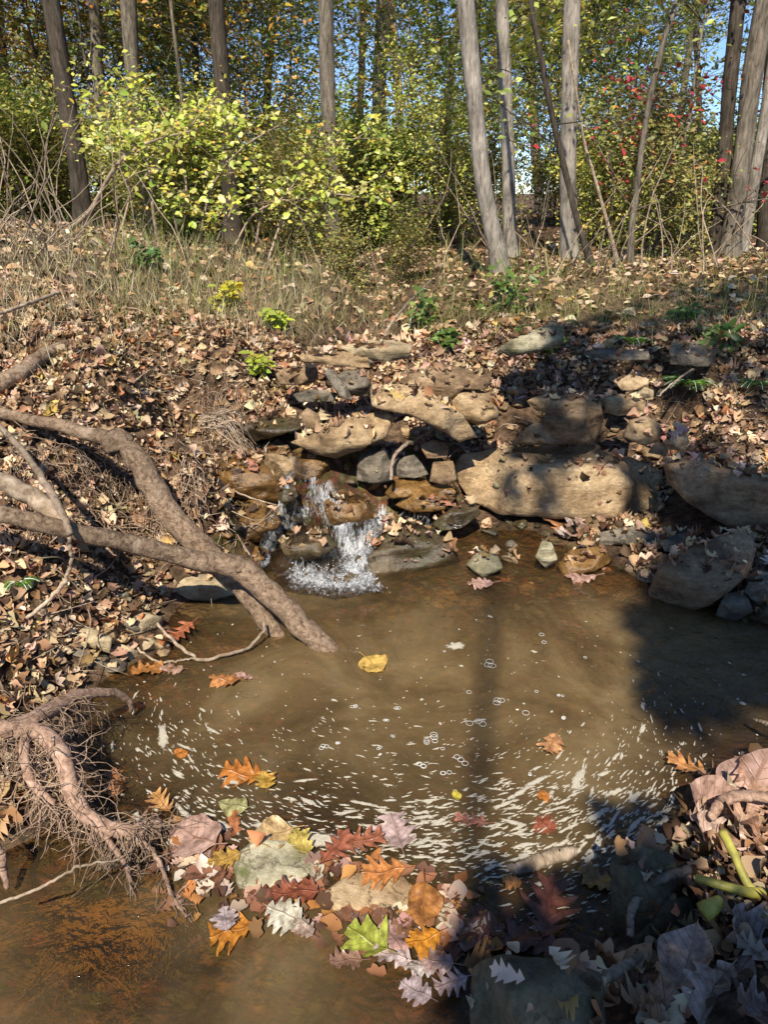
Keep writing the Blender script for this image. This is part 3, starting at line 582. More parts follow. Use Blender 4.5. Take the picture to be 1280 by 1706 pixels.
rock('rock', 'dark wet stone in shallow water below the long tan stone', pl('228,1074 260,1058 312,1062 304,1102 250,1108'), -.04, 'wetdark', rf=.6, R=.3, seed=67, group=G3)
# --- foreground
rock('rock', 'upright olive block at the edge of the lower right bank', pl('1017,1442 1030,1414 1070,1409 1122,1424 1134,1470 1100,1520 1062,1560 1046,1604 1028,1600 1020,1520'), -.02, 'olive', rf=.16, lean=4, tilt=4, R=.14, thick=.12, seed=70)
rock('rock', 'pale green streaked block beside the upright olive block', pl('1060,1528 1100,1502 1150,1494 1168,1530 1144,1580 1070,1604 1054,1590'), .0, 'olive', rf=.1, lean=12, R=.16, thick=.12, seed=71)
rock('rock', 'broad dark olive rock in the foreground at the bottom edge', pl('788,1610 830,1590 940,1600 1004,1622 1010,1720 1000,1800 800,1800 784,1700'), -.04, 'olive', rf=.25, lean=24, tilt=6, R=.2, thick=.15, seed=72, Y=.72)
G4 = 'flat stones of the leaf dam'
rock('rock', 'grey flat stone just above water, left of the two in the leaf dam', pl('386,1430 426,1398 508,1404 526,1446 484,1484 398,1482'), .008, 'mossy', rf=.9, tilt=1, lean=40, R=.2, thick=.08, rough=.35, seed=73, group=G4)
rock('rock', 'tan flat stone just above water, right of the two in the leaf dam', pl('536,1488 588,1454 674,1460 698,1500 640,1524 556,1520'), .008, 'tan', rf=.9, tilt=1, lean=40, R=.2, thick=.08, rough=.35, seed=74, group=G4)


# small stones packed between the larger ones: five shapes, each copy a stone of its own
def pebble_mesh(seed):
    r = np.random.default_rng(seed); bm = bmesh.new(); bmesh.ops.create_icosphere(bm, subdivisions=4, radius=1); V = np.array([v.co[:] for v in bm.verts]); Fq = np.array([[v.index for v in f.verts] for f in bm.faces]); bm.free()
    for k in range(9):
        n = r.normal(0, 1, 3); n /= np.linalg.norm(n); h = r.uniform(.45, .8); d = V @ n; V = V - np.maximum(d - h, 0)[:, None] * n * .95
    V *= np.array([1, r.uniform(.6, .9), r.uniform(.4, .65)])
    for i in range(len(V)):
        q = Vector(V[i] + seed * 3.0); V[i] *= 1 + .10 * mnoise.noise(q * 1.6) + .05 * mnoise.noise(q * 4.5) + .03 * abs(mnoise.noise(Vector((q.x * 3, q.y * 3, q.z * 14))))
    return V, Fq
PEB = {}
BV0 = BVHTree.FromPolygons([tuple(v) for v in TV], [tuple(f) for f in TF])
rp_ = np.random.default_rng(301)
ZONES = [('640,600 820,700 800,790 640,800 440,760 420,700 560,610', 26, .022, .06, 'tan brown grey', 'small stone packed among the slabs of the stone stack', 'small stones in the stack'),
 ('370,760 480,760 640,790 770,800 800,880 660,900 480,880 370,900', 34, .018, .05, 'wet wetdark wet', 'little wet stone in the bed of the cascade', 'little wet stones in the cascade'),
 ('820,640 1000,690 1110,650 1130,760 1000,745 840,735', 18, .02, .05, 'tan brown', 'small stone wedged above the large tan boulder', 'small stones above the large boulder'),
 ('800,870 1100,870 1100,985 960,960 850,960', 26, .018, .05, 'grey brown wetdark', 'small stone at the shaded shore under the large boulder', 'small shore stones under the large boulder'),
 ('1180,960 1280,880 1280,1060 1180,1040', 10, .025, .05, 'grey wetdark', 'small dark stone in the shadow beside the tilted slab', 'small stones beside the tilted slab'),
 ('60,1030 270,1040 300,1110 150,1140 70,1100', 14, .016, .04, 'pale tan grey', 'small pale stone in the pile on the left shore', 'small stones of the left shore pile'),
 ('690,965 900,960 1060,1000 1000,1050 760,1040', 16, .02, .06, 'wet wetdark', 'sunken stone in the shallows below the cascade', 'sunken stones in the shallows')]
for zone, cnt_, lo_, hi_, mats_, lab_, grp_ in ZONES:
    poly_ = [tuple(map(float, p.split(','))) for p in zone.split()]; A_ = np.array(poly_); k_ = 0; mats_ = mats_.split()
    while k_ < cnt_:
        q_ = rp_.uniform(A_.min(0), A_.max(0)); x_, y_ = q_; ins = False
        for (a1, b1), (a2, b2) in zip(poly_, poly_[1:] + poly_[:1]):
            if (b1 > y_) != (b2 > y_) and x_ < (a2 - a1) * (y_ - b1) / (b2 - b1 + 1e-12) + a1: ins = not ins
        if not ins: continue
        h_ = BV0.ray_cast(Vector(CAM), Vector(ray(x_, y_)).normalized())
        if h_[0] is None: k_ += 1; continue
        mk = mats_[rp_.integers(len(mats_))]; sh_ = int(rp_.integers(5)); key = (sh_, mk)
        if key not in PEB:
            V, Fq = pebble_mesh(400 + sh_); o = mesh_np('stone', V, [Fq], M[mk]); PEB[key] = o.data
        else: o = bpy.data.objects.new('stone', PEB[key]); COL.objects.link(o)
        sc_ = rp_.uniform(lo_, hi_) * 1.25; o.location = (h_[0].x, h_[0].y, h_[0].z + sc_ * .18); o.rotation_euler = (rp_.normal(0, .3), rp_.normal(0, .3), rp_.uniform(0, 6.28)); o.scale = (sc_, sc_, sc_)
        Mx = Matrix.LocRotScale(o.location, o.rotation_euler, o.scale); V_ = np.array([v.co[:] for v in o.data.vertices]); W_ = V_ @ np.array(Mx.to_3x3()).T + np.array(Mx.translation); ROCK_POLYS.append((W_, np.array([p.vertices[:] for p in o.data.polygons])))
        tag(o, lab_, 'stone', grp_); k_ += 1
def combined_bvh():
    V = [TV]; Fq = [tuple(f) for f in TF]; off = len(TV)
    for v, f in ROCK_POLYS:
        V.append(v); Fq += [tuple(int(i) + off for i in t) for t in f]; off += len(v)
    return BVHTree.FromPolygons([tuple(v) for v in np.concatenate(V)], Fq)
CBV = combined_bvh()
def drop(x, y, top=5.0):
    h = CBV.ray_cast(Vector((x, y, top)), Vector((0, 0, -1)))
    return (h[0].z, np.array(h[1])) if h[0] is not None else (0.0, np.array([0, 0, 1.0]))
def hit_px(u, v):
    h = CBV.ray_cast(Vector(CAM), Vector(ray(u, v)).normalized())
    return np.array(h[0]) if h[0] is not None else at_z(u, v, 0)

# ------------------------------------------------------------------ water
wx = np.arange(-3.2, 3.2, .03); wy = np.arange(-3.0, 3.1, .03)
WX, WY = np.meshgrid(wx, wy); fb = at_z(575, 962, 0)
rr = np.hypot(WX - fb[0], WY - fb[1])
WZ = .007 * np.exp(-rr / .45) * np.sin(rr * 55) + .0012 * np.sin(rr * 38) * np.exp(-rr / 1.5)
for i in range(WX.shape[0]):
    for j in range(WX.shape[1]): WZ[i, j] += .0022 * mnoise.noise(Vector((WX[i, j] * 5, WY[i, j] * 9, 1.0))) + .0012 * mnoise.noise(Vector((WX[i, j] * 14, WY[i, j] * 22, 4.0)))
dep = np.clip(-height0(WX, WY), 0, 1)
murk = .05 + .76 * (1 - np.exp(-dep * 4.6))
wu, wv, wd_ = proj(np.stack([WX, WY, 0 * WX], -1))      # the still backwater in front of the leaf dam runs clearer than the stirred pool
murk = murk * (1 - .72 * np.exp(-((wu - 190) / 190) ** 2 - ((wv - 1590) / 120) ** 2) * (wd_ > .1)) * (1 - .35 / (1 + np.exp(-(wv - 1560) / 25)) * (wu < 820) * (wd_ > .1))
iw = np.arange(WX.size).reshape(WX.shape)
WF = np.stack([iw[:-1, :-1], iw[:-1, 1:], iw[1:, 1:], iw[1:, :-1]], -1).reshape(-1, 4)
water = mesh_np('water', np.stack([WX, WY, WZ], -1).reshape(-1, 3), [WF], M['water'], col=np.repeat(murk.reshape(-1, 1), 3, 1), attr='Murk')
tag(water, kind='structure')

# cascade film draped over the wet stones
def inpoly(u, v, poly):
    r = np.zeros(np.shape(u), bool); P = poly
    for (x1, y1), (x2, y2) in zip(P, P[1:] + P[:1]):
        r ^= ((y1 > v) != (y2 > v)) & (u < (x2 - x1) * (v - y1) / (y2 - y1 + 1e-12) + x1)
    return r
strands = [pl('485,770 478,815 452,880 440,935'), pl('530,800 548,840 575,880 590,930 580,965'), pl('645,850 615,885 598,925 585,965'), pl('545,815 510,850 470,880'), pl('500,960 560,968 625,965'), pl('405,738 440,742 470,735'), pl('655,860 700,858 720,880')]
swid = [12, 26, 19, 22, 26, 12, 12]; sstr = [.70, .84, .90, .55, .80, .25, .42]
def airiness(u, v):
    a = np.zeros(np.shape(u))
    for s, w, k in zip(strands, swid, sstr):
        for (x1, y1), (x2, y2) in zip(s[:-1], s[1:]):
            ab = np.array([x2 - x1, y2 - y1]); t = np.clip(((u - x1) * ab[0] + (v - y1) * ab[1]) / (ab @ ab), 0, 1)
            dd = np.hypot(u - x1 - t * ab[0], v - y1 - t * ab[1]); a = np.maximum(a, k * np.exp(-(dd / w) ** 2))
    return a
x0, x1_, y0, y1_ = -.75, .35, 2.42, 3.35
cx_ = np.arange(x0, x1_, .011); cy_ = np.arange(y0, y1_, .011); CX, CY = np.meshgrid(cx_, cy_)
CZ = np.empty(CX.shape)
for i in range(CX.shape[0]):
    for j in range(CX.shape[1]):
        h = CBV.ray_cast(Vector((CX[i, j], CY[i, j], .46)), Vector((0, 0, -1))); CZ[i, j] = h[0].z if h[0] is not None else 0
CZ = np.maximum(CZ, -.004)
for _ in range(5):
    p = np.pad(CZ, 1, mode='edge'); CZ = .35 * CZ + .65 * (p[:-2, 1:-1] + p[2:, 1:-1] + p[1:-1, :-2] + p[1:-1, 2:]) / 4
for i in range(CX.shape[0]):
    for j in range(CX.shape[1]):
        v = Vector((CX[i, j] * 26, CY[i, j] * 16, CZ[i, j] * 16)); CZ[i, j] += (.008 if CZ[i, j] > .015 else .009) + .007 * mnoise.noise(v) + .005 * mnoise.noise(v * 2.4)
CP_ = np.stack([CX, CY, CZ], -1); cu, cv, cd = proj(CP_)
poly = pl('385,735 470,730 500,740 520,790 620,815 655,845 720,850 735,880 650,885 640,905 620,950 650,985 560,1000 460,985 425,935 430,890 440,850 470,810 440,765 385,750')
air = airiness(cu, cv); keep = inpoly(cu, cv, poly) & ((air > .04) | (CP_[..., 2] > .03))
ic = np.arange(CX.size).reshape(CX.shape)
kq = keep[:-1, :-1] & keep[:-1, 1:] & keep[1:, 1:] & keep[1:, :-1]
CF = np.stack([ic[:-1, :-1], ic[:-1, 1:], ic[1:, 1:], ic[1:, :-1]], -1)[kq]
us = np.unique(CF); rm = -np.ones(CX.size, int); rm[us] = np.arange(len(us))
casc = mesh_np('waterfall', CP_.reshape(-1, 3)[us], [rm[CF]], M['cascade'], col=np.repeat(air.reshape(-1, 1)[us], 3, 1), attr='Air')
tag(casc, 'small white waterfall tumbling over golden stones into the pool', 'waterfall')
# flying drops
bm = bmesh.new(); bmesh.ops.create_icosphere(bm, subdivisions=1, radius=1); ICO = np.array([v.co[:] for v in bm.verts]); ICF = np.array([[v.index for v in f.verts] for f in bm.faces]); bm.free()
SPH = []
def blobs(P, R, name, mat, squash=None):
    n = len(P); q = ICO[None] * np.asarray(R)[:, None, None]
    if squash is not None: q = q * squash[:, None, :]
    V = (P[:, None] + q).reshape(-1, 3); Fo = (ICF[None] + (np.arange(n) * len(ICO))[:, None, None]).reshape(-1, 3)
    return mesh_np(name, V, [Fo], mat)
P = []; flat = CP_.reshape(-1, 3); af = (air * keep).reshape(-1); pr = (np.clip(af - .2, 0, 1)) ** 1.5; pr /= pr.sum()
k = RNG.choice(len(flat), 650, p=pr); P = flat[k] + np.abs(RNG.normal(0, 1, (650, 3))) * np.array([0, -.012, .022]) + RNG.normal(0, .008, (650, 3))
sq = np.stack([RNG.uniform(.6, 1.1, 650), RNG.uniform(.6, 1.1, 650), RNG.uniform(.8, 2.6, 650)], 1)
sp_ = blobs(P, RNG.uniform(.0006, .0019, 650), 'spray', M['spray'], sq); tag(sp_, 'white spray of droplets thrown up by the waterfall', 'spray', kind='stuff')

# foam flecks drifting round the pool, lens shaped and aligned with the eddy
def foam_density(u, v):
    d = .05 + .8 * np.exp(-((v - 1340 - 40 * np.cos((u - 700) / 260)) / 70) ** 2) * (u > 300) * (u < 1180)
    d += .45 * np.exp(-((u - 1090) / 70) ** 2 - ((v - 1210) / 90) ** 2)
    d += .55 * np.exp(-((u - 270) / 90) ** 2 - ((v - 1230) / 70) ** 2)
    d += .5 * np.exp(-((u - 940) / 170) ** 2 - ((v - 1300) / 60) ** 2)
    d += .9 * np.exp(-((u - 900) / 190) ** 2 - ((v - 1400) / 45) ** 2)
    d += .25 * np.exp(-((u - 640) / 260) ** 2 - ((v - 1230) / 60) ** 2)
    d += .3 * np.exp(-((u - 930) / 100) ** 2 - ((v - 1500) / 50) ** 2)
    d *= (v > 1030) * (v < 1560) * ((v < 1400) | (u > 450))
    return np.clip(d, 0, 1)
fm = MB(); ctr = at_z(680, 1130, 0); cnt = 0
while cnt < 2300:
    u, v = RNG.uniform(170, 1280), RNG.uniform(1030, 1550)
    if RNG.uniform() > foam_density(u, v): continue
    p = at_z(u, v, .0035); z = height0(p[0], p[1])[0]
    if z > -.004: continue
    if CBV.ray_cast(Vector(CAM), Vector(p - CAM).normalized(), np.linalg.norm(p - CAM) * .97)[0] is not None: continue
    dx, dy = (p - ctr)[:2] * np.array([1, 1.35]); th = math.atan2(dx, -dy) + PI + RNG.normal(0, .22)
    big = foam_density(u, v); a_ = RNG.lognormal(-5.6 + .6 * big, .62); a_ *= 1.12; b_ = min(a_, max(.0013, a_ * RNG.uniform(.10, .30)))
    if big < .15: b_ = a_ * RNG.uniform(.5, .9); a_ *= .6; b_ *= .6
    n = 12; ang = np.arange(n) * 2 * PI / n; rad = 1 + RNG.normal(0, .2, n)
    ca, sa = math.cos(th), math.sin(th); lx = a_ * np.cos(ang) * rad; ly = b_ * np.sin(ang) * rad + .25 * b_ * np.sin(np.cos(ang) * 3)
    ring = np.stack([p[0] + lx * ca - ly * sa, p[1] + lx * sa + ly * ca, np.full(n, .0042)], 1)
    wz = WZ[int(np.clip((p[1] + 3.0) / .03, 0, WZ.shape[0] - 1)), int(np.clip((p[0] + 3.2) / .03, 0, WZ.shape[1] - 1))]
    cen = np.array([p[0], p[1], .0]); ring[:, :2] = cen[:2] + (ring[:, :2] - cen[:2]) * 1.35; inner = cen + (ring - cen) * .5; ring[:, 2] = wz + .0022; inner[:, 2] = wz + .0030
    V = np.concatenate([ring, inner, [[p[0], p[1], wz + .0034]]]); cc_ = np.concatenate([np.zeros(n), np.full(n, .62), [1.0]])
    fm.add(V, np.array([(n + i, n + (i + 1) % n, 2 * n) for i in range(n)]), np.repeat(cc_[:, None], 3, 1))
    fm.F.setdefault(4, []).append(np.array([(i, (i + 1) % n, n + (i + 1) % n, n + i) for i in range(n)]) + fm.n - len(V))
    cnt += 1
tag(fm.build('foam', M['foam'], withcol=True), 'pale foam flecks swirling in arcs across the brown pool', 'foam', kind='stuff')
# bubbles: little domes ringed with white
bb = MB()
for i in range(34):
    u, v = RNG.normal(760, 130), RNG.normal(1185, 85)
    if i < 14: u, v = [(545, 1244), (720, 1224), (745, 1246), (718, 1237), (655, 1225), (780, 1154), (830, 1168), (806, 1105), (753, 1072), (766, 1048), (895, 1057), (905, 1069), (820, 1027), (632, 1246)][i]
    p = at_z(u, v, .003); r = RNG.gamma(3, .0014) + .0015
    for k_ in range(RNG.integers(1, 4)):
        c = p + np.array([RNG.normal(0, r * 1.3), RNG.normal(0, r * .8), 0]); an = np.linspace(0, 2 * PI, 11)
        add_tube(bb, np.stack([c[0] + r * np.cos(an), c[1] + r * np.sin(an), np.full(11, 0.004)], 1), .0006, 5, cap=False)
tag(bb.build('bubbles', M['bubble']), 'rings of small bubbles floating mid pool', 'bubbles', kind='stuff')

# ------------------------------------------------------------------ leaf shapes
def leaf_shape(kind, n=44, m=6, curl=.15, cup=.1, seed=0, petiole=.22):
    r = np.random.default_rng(seed); s = np.linspace(0, 1, n)
    if kind == 'white_oak':
        w = .05 + .30 * np.sin(PI * s ** .8) ** .7 * (1 + .62 * np.sin(s * 2 * PI * 4.1 - 1.2)) * .85 + .02; sweep = .55
    elif kind == 'red_oak':
        saw = (s * 4.3 + .15) % 1; w = .07 + .33 * np.sin(PI * s ** .85) ** .6 * np.where(saw < .82, (saw / .82) ** 1.3, 1 - ((saw - .82) / .18) * .8); sweep = .45
    elif kind == 'maple':
        saw = (s * 2.3 + .35) % 1; w = .1 + .40 * np.sin(PI * s ** .7) ** .5 * (.25 + .75 * np.where(saw < .85, (saw / .85) ** 1.2, 1 - (saw - .85) / .15 * .8)); sweep = .35
    elif kind == 'torn':
        w = .30 * np.sin(PI * s ** .75) ** .7 + .07 * np.sin(s * 31) + .05 * np.sin(s * 13); sweep = .2
    else:
        w = .31 * np.sin(PI * s ** .72) ** .85; sweep = .15
    w = np.maximum(w * np.minimum(1, (1 - s) * 9 + .04) * np.minimum(1, s * 10 + .05), .006)
    wl = w * (1 + .12 * np.sin(s * 9 + r.uniform(0, 6))); wr = w * (1 + .12 * np.sin(s * 8 + r.uniform(0, 6)))
    cs = np.linspace(-1, 1, 2 * m + 1); X = np.where(cs[None] < 0, cs[None] * wl[:, None], cs[None] * wr[:, None])
    Y = s[:, None] + sweep * np.abs(X); ph = r.uniform(0, 6, 4)
    Z = cup * (X ** 2) * 3 + curl * ((s[:, None] - .45) ** 2) * 1.6 + .035 * np.sin(Y * 9 + ph[0] + X * 7) + .02 * np.sin(Y * 21 + ph[1] - X * 18) * np.abs(X) * 4 + r.uniform(-.15, .15) * X
    V = np.stack([X, Y - .5, Z], -1).reshape(-1, 3); idx = np.arange(len(V)).reshape(n, -1)
    Fq = np.stack([idx[:-1, :-1], idx[:-1, 1:], idx[1:, 1:], idx[1:, :-1]], -1).reshape(-1, 4)
    uv = np.stack([X, np.broadcast_to(Y, X.shape)], -1).reshape(-1, 2)
    if petiole:
        b0 = np.array([0, -.5, Z[0, m]]); pp = np.stack([np.linspace(0, r.uniform(-.08, .08), 5), -.5 - np.linspace(-.03, petiole, 5), Z[0, m] + np.linspace(.0, .07, 5)], 1)
        Vt, F4, F3 = tube(pp, np.linspace(.008, .011, 5), 5, cap=False); Fq = np.concatenate([Fq, F4 + len(V)]); V = np.concatenate([V, Vt]); uv = np.concatenate([uv, np.zeros((len(Vt), 2))])
    return V, Fq, uv
LEAFMESH = {}
def leaf_obj(name, kind, seed=0, curl=.15, cup=.1):
    key = (kind, seed, curl, cup)
    if key not in LEAFMESH:
        V, Fq, uv = leaf_shape(kind, seed=seed, curl=curl, cup=cup)
        o = mesh_np(name, V, [Fq], M['heroleaf'], uv=uv); LEAFMESH[key] = o.data
    else:
        o = bpy.data.objects.new(name, LEAFMESH[key]); COL.objects.link(o)
    return o
LEAFN = {'white_oak': 'oak_leaf', 'red_oak': 'oak_leaf', 'maple': 'maple_leaf', 'torn': 'dry_leaf', 'oval': 'leaf'}
def hero_leaf(u, v, px, kind, col, deg, label, z=None, tiltx=0, tilty=0, seed=0, curl=.15, cup=.1, group=None, cat='leaf', wsc=1.0):
    o = leaf_obj(LEAFN[kind], kind, seed, curl, cup)
    p = at_z(u, v, z) if z is not None else hit_px(u, v) + np.array([0, 0, .012])
    s = px * np.linalg.norm((p - CAM)) / F
    o.location = tuple(p); o.rotation_euler = (math.radians(tiltx), math.radians(tilty), math.radians(deg)); o.scale = (s * wsc, s, s)
    o.color = (*col, 1); tag(o, label, cat, group); return o
YEL = (.62, .40, .10); ORA = (.52, .19, .035); PINK = (.50, .31, .24); RED = (.28, .085, .04); RBR = (.20, .075, .04); TAN = (.46, .31, .19); PALE = (.60, .50, .36); LIME = (.38, .41, .06); LIL = (.42, .33, .33); GBR = (.26, .18, .12); GOLD = (.50, .30, .05)
fl = .006
HL = [
 (623, 1107, 58, 'oval', YEL, 215, 'yellow oval leaf floating alone in mid pool, right of the log end', fl, 0, 1.5),
 (405, 1290, 100, 'white_oak', ORA, 80, 'bright orange lobed oak leaf floating left of centre', fl, 1, 1),
 (441, 1300, 42, 'torn', GOLD, 20, 'small curled yellow leaf touching the bright orange oak leaf', .014, 2, 1.4),
 (300, 1255, 26, 'oval', ORA, 60, 'tiny orange leaf among foam near the left roots', fl, 3, 1.3),
 (920, 1240, 58, 'torn', (.55, .28, .12), 150, 'crumpled pale orange leaf floating right of centre', .012, 4, 1),
 (905, 1326, 24, 'oval', ORA, 100, 'small orange oval leaf amid foam streaks', fl, 5, 1.6),
 (908, 1374, 38, 'torn', RED, 40, 'small round red brown leaf below the small orange oval leaf', fl, 6, 1.7),
 (785, 1366, 66, 'red_oak', (.45, .18, .12), 70, 'dull red leaf floating above the leaf dam', fl, 7, 1),
 (761, 1325, 24, 'oval', (.55, .45, .06), 10, 'tiny yellow leaf on the foam', fl, 8, 1),
 (1146, 1276, 78, 'red_oak', (.58, .27, .09), 65, 'orange oak leaf curled up at the right waterline', .02, 9, 1),
 (660, 1386, 100, 'white_oak', (.50, .36, .33), 15, 'pinkish grey lobed oak leaf at the far edge of the leaf dam', .012, 10, 1.2),
 (560, 1412, 100, 'red_oak', (.36, .12, .06), -30, 'red brown oak leaf standing up in the leaf dam', .025, 11, 1),
 (604, 1400, 100, 'red_oak', (.38, .14, .07), -75, 'rust oak leaf lying across the upright red brown one', .02, 12, 1),
 (640, 1452, 96, 'white_oak', (.56, .22, .06), 95, 'orange oak leaf on the tan flat stone', .022, 13, 1),
 (450, 1392, 104, 'oval', (.54, .37, .17), 110, 'yellowish tan leaf resting above the grey flat stone', .016, 14, 1.2),
 (500, 1400, 60, 'torn', (.55, .42, .1), 30, 'curly yellow leaf at the right end of the yellowish tan leaf', .02, 15, 1),
 (388, 1342, 52, 'oval', (.42, .40, .17), 80, 'pale green leaf tip floating above the leaf dam', .01, 16, 1.4),
 (390, 1372, 56, 'torn', (.42, .16, .06), 5, 'narrow rust leaf under the pale green leaf tip', .008, 17, .6),
 (322, 1392, 130, 'oval', (.50, .32, .25), 60, 'big pinkish leaf with dark veins by the root tip', .02, 18, 1.4),
 (372, 1432, 66, 'torn', (.44, .26, .05), 110, 'yellow brown leaf between the big pinkish leaf and grey stone', .018, 19, 1),
 (340, 1450, 120, 'torn', (.16, .07, .035), 40, 'dark wet brown leaf under the root mass edge', .006, 20, 1),
 (490, 1486, 104, 'torn', RED, 95, 'red brown leaf along the front edge of the grey flat stone', .022, 21, 1),
 (445, 1500, 100, 'torn', RBR, 70, 'dark red brown leaf in front of the grey flat stone', .015, 22, .9),
 (472, 1522, 74, 'torn', (.58, .53, .40), 70, 'cream leaf with dark midrib at the front of the leaf dam', .026, 23, 1.4),
 (386, 1550, 92, 'white_oak', (.52, .21, .03), 105, 'orange lobed leaf floating at the lower left of the dam', .006, 24, 1.2),
 (375, 1530, 50, 'torn', (.45, .36, .35), 20, 'small lilac grey leaf above the lower orange lobed leaf', .016, 25, 1.2),
 (612, 1566, 96, 'maple', LIME, 60, 'lime green and yellow maple leaf in the leaf dam', .03, 26, 1.2),
 (706, 1508, 110, 'oval', (.38, .16, .04), 175, 'upright brown orange leaf behind the bright orange leaf', .03, 27, 1.1),
 (704, 1566, 70, 'torn', (.62, .25, .02), 110, 'bright orange leaf right of the lime maple leaf', .036, 28, 1.2),
 (655, 1562, 80, 'torn', (.48, .29, .24), 30, 'pink leaf between the lime and bright orange leaves', .022, 29, 1.1),
 (652, 1590, 76, 'torn', (.56, .44, .40), 75, 'pale pink leaf under the lime maple leaf', .026, 30, .9),
 (692, 1650, 64, 'torn', LIL, 60, 'lilac leaf near the bottom edge, left of two', .006, 31, 1.2),
 (752, 1638, 66, 'red_oak', (.46, .33, .31), 110, 'lilac pink leaf near the bottom edge, right of two', .01, 32, 1.3),
 (268, 1336, 64, 'red_oak', (.58, .30, .10), 45, 'two tone orange leaf at the root tip', .016, 33, 1),
 (190, 1306, 84, 'red_oak', (.38, .16, .06), 20, 'brown orange leaf in the water right of the hanging roots', .006, 34, 1),
 (372, 1132, 60, 'torn', (.55, .24, .08), 75, 'orange leaf floating below the thin water twig', .008, 35, 1),
 (405, 1126, 40, 'torn', (.46, .28, .22), 70, 'pinkish leaf beside the orange leaf below the water twig', .008, 36, .7),
 (372, 1086, 66, 'red_oak', (.34, .14, .05), 95, 'sunken orange leaf crossed by the thin water twig', -.01, 37, 1),
 (302, 1052, 56, 'red_oak', (.44, .15, .07), 150, 'curled red orange leaf behind the water twig', .02, 38, 1.2),
 (245, 1116, 70, 'torn', (.44, .19, .05), 100, 'orange leaf at the left shore below the stone pile', .004, 39, 1),
 (285, 1114, 46, 'torn', (.36, .22, .15), 80, 'brown leaf right of the orange shore leaf', .006, 40, .8),
 (832, 966, 52, 'red_oak', (.55, .26, .13), 60, 'orange leaf stuck on the mossy low stone', None, 41, 1),
 (800, 972, 50, 'torn', PINK, 90, 'pink leaf at the waterline of the mossy low stone', .012, 42, 1),
 (925, 872, 84, 'red_oak', (.58, .28, .13), 20, 'peach oak leaf leaning on the large boulder', None, 43, 1),
 (960, 884, 70, 'torn', (.50, .34, .26), -30, 'pinkish dry leaf beside the peach oak leaf', None, 44, 1),
 (945, 898, 70, 'torn', (.58, .50, .44), 80, 'pale grey leaf in front of the peach oak leaf', None, 45, .8),
 (966, 962, 70, 'torn', PINK, 95, 'flat pink leaf at the waterline right of the small upright stone', .008, 46, .8),
 (1000, 948, 44, 'torn', (.44, .22, .15), 60, 'small red leaf on the wet golden shore stone', None, 47, 1),
 (735, 838, 46, 'red_oak', (.52, .24, .15), 70, 'pink orange leaf on the low wet stone', None, 48, 1),
 (420, 780, 52, 'oval', (.48, .22, .15), 30, 'pink narrow leaf on the big wet golden boulder', None, 49, .6),
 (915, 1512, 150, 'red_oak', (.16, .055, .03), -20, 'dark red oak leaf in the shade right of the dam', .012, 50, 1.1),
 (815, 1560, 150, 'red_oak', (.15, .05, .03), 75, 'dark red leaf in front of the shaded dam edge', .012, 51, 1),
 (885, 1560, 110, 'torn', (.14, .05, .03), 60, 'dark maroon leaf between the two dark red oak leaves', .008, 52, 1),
 (852, 1468, 34, 'torn', (.50, .22, .06), 80, 'small orange leaf in shaded foam', .008, 53, 1.3),
 (992, 1462, 74, 'torn', (.30, .17, .04), 60, 'olive brown leaf beside the upright olive block', .01, 54, 1),
 (505, 1545, 44, 'torn', (.36, .26, .2), 50, 'mud brown leaf behind the cream leaf', .02, 55, 1),
 (600, 1545, 70, 'torn', (.18, .1, .07), 30, 'dark leaf tucked behind the lime maple leaf', .014, 56, 1),
 (575, 1600, 56, 'torn', (.30, .17, .12), 100, 'brown leaf at the front left of the lime leaf', .012, 57, 1),
 (725, 1600, 60, 'torn', (.42, .27, .22), 80, 'dusty pink leaf below the bright orange leaf', .02, 58, 1),
 (700, 1610, 70, 'torn', (.54, .47, .42), 95, 'whitish leaf scrap in front of the bright orange leaf', .016, 59, .8),
]
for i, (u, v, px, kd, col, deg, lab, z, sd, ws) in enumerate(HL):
    hero_leaf(u, v, px * (.70 if px > 90 else .80 if px > 60 else .92), kd, col, deg, lab, z, RNG.uniform(-7, 7) + (14 if z is None else 0), RNG.uniform(-7, 7), sd % 9, [.05, .12, .2][i % 3], [.05, .25, -.15][(i // 2) % 3], group='leaves floating in the pool' if z is not None and z < .011 else 'leaves of the dam and shore', wsc=ws)
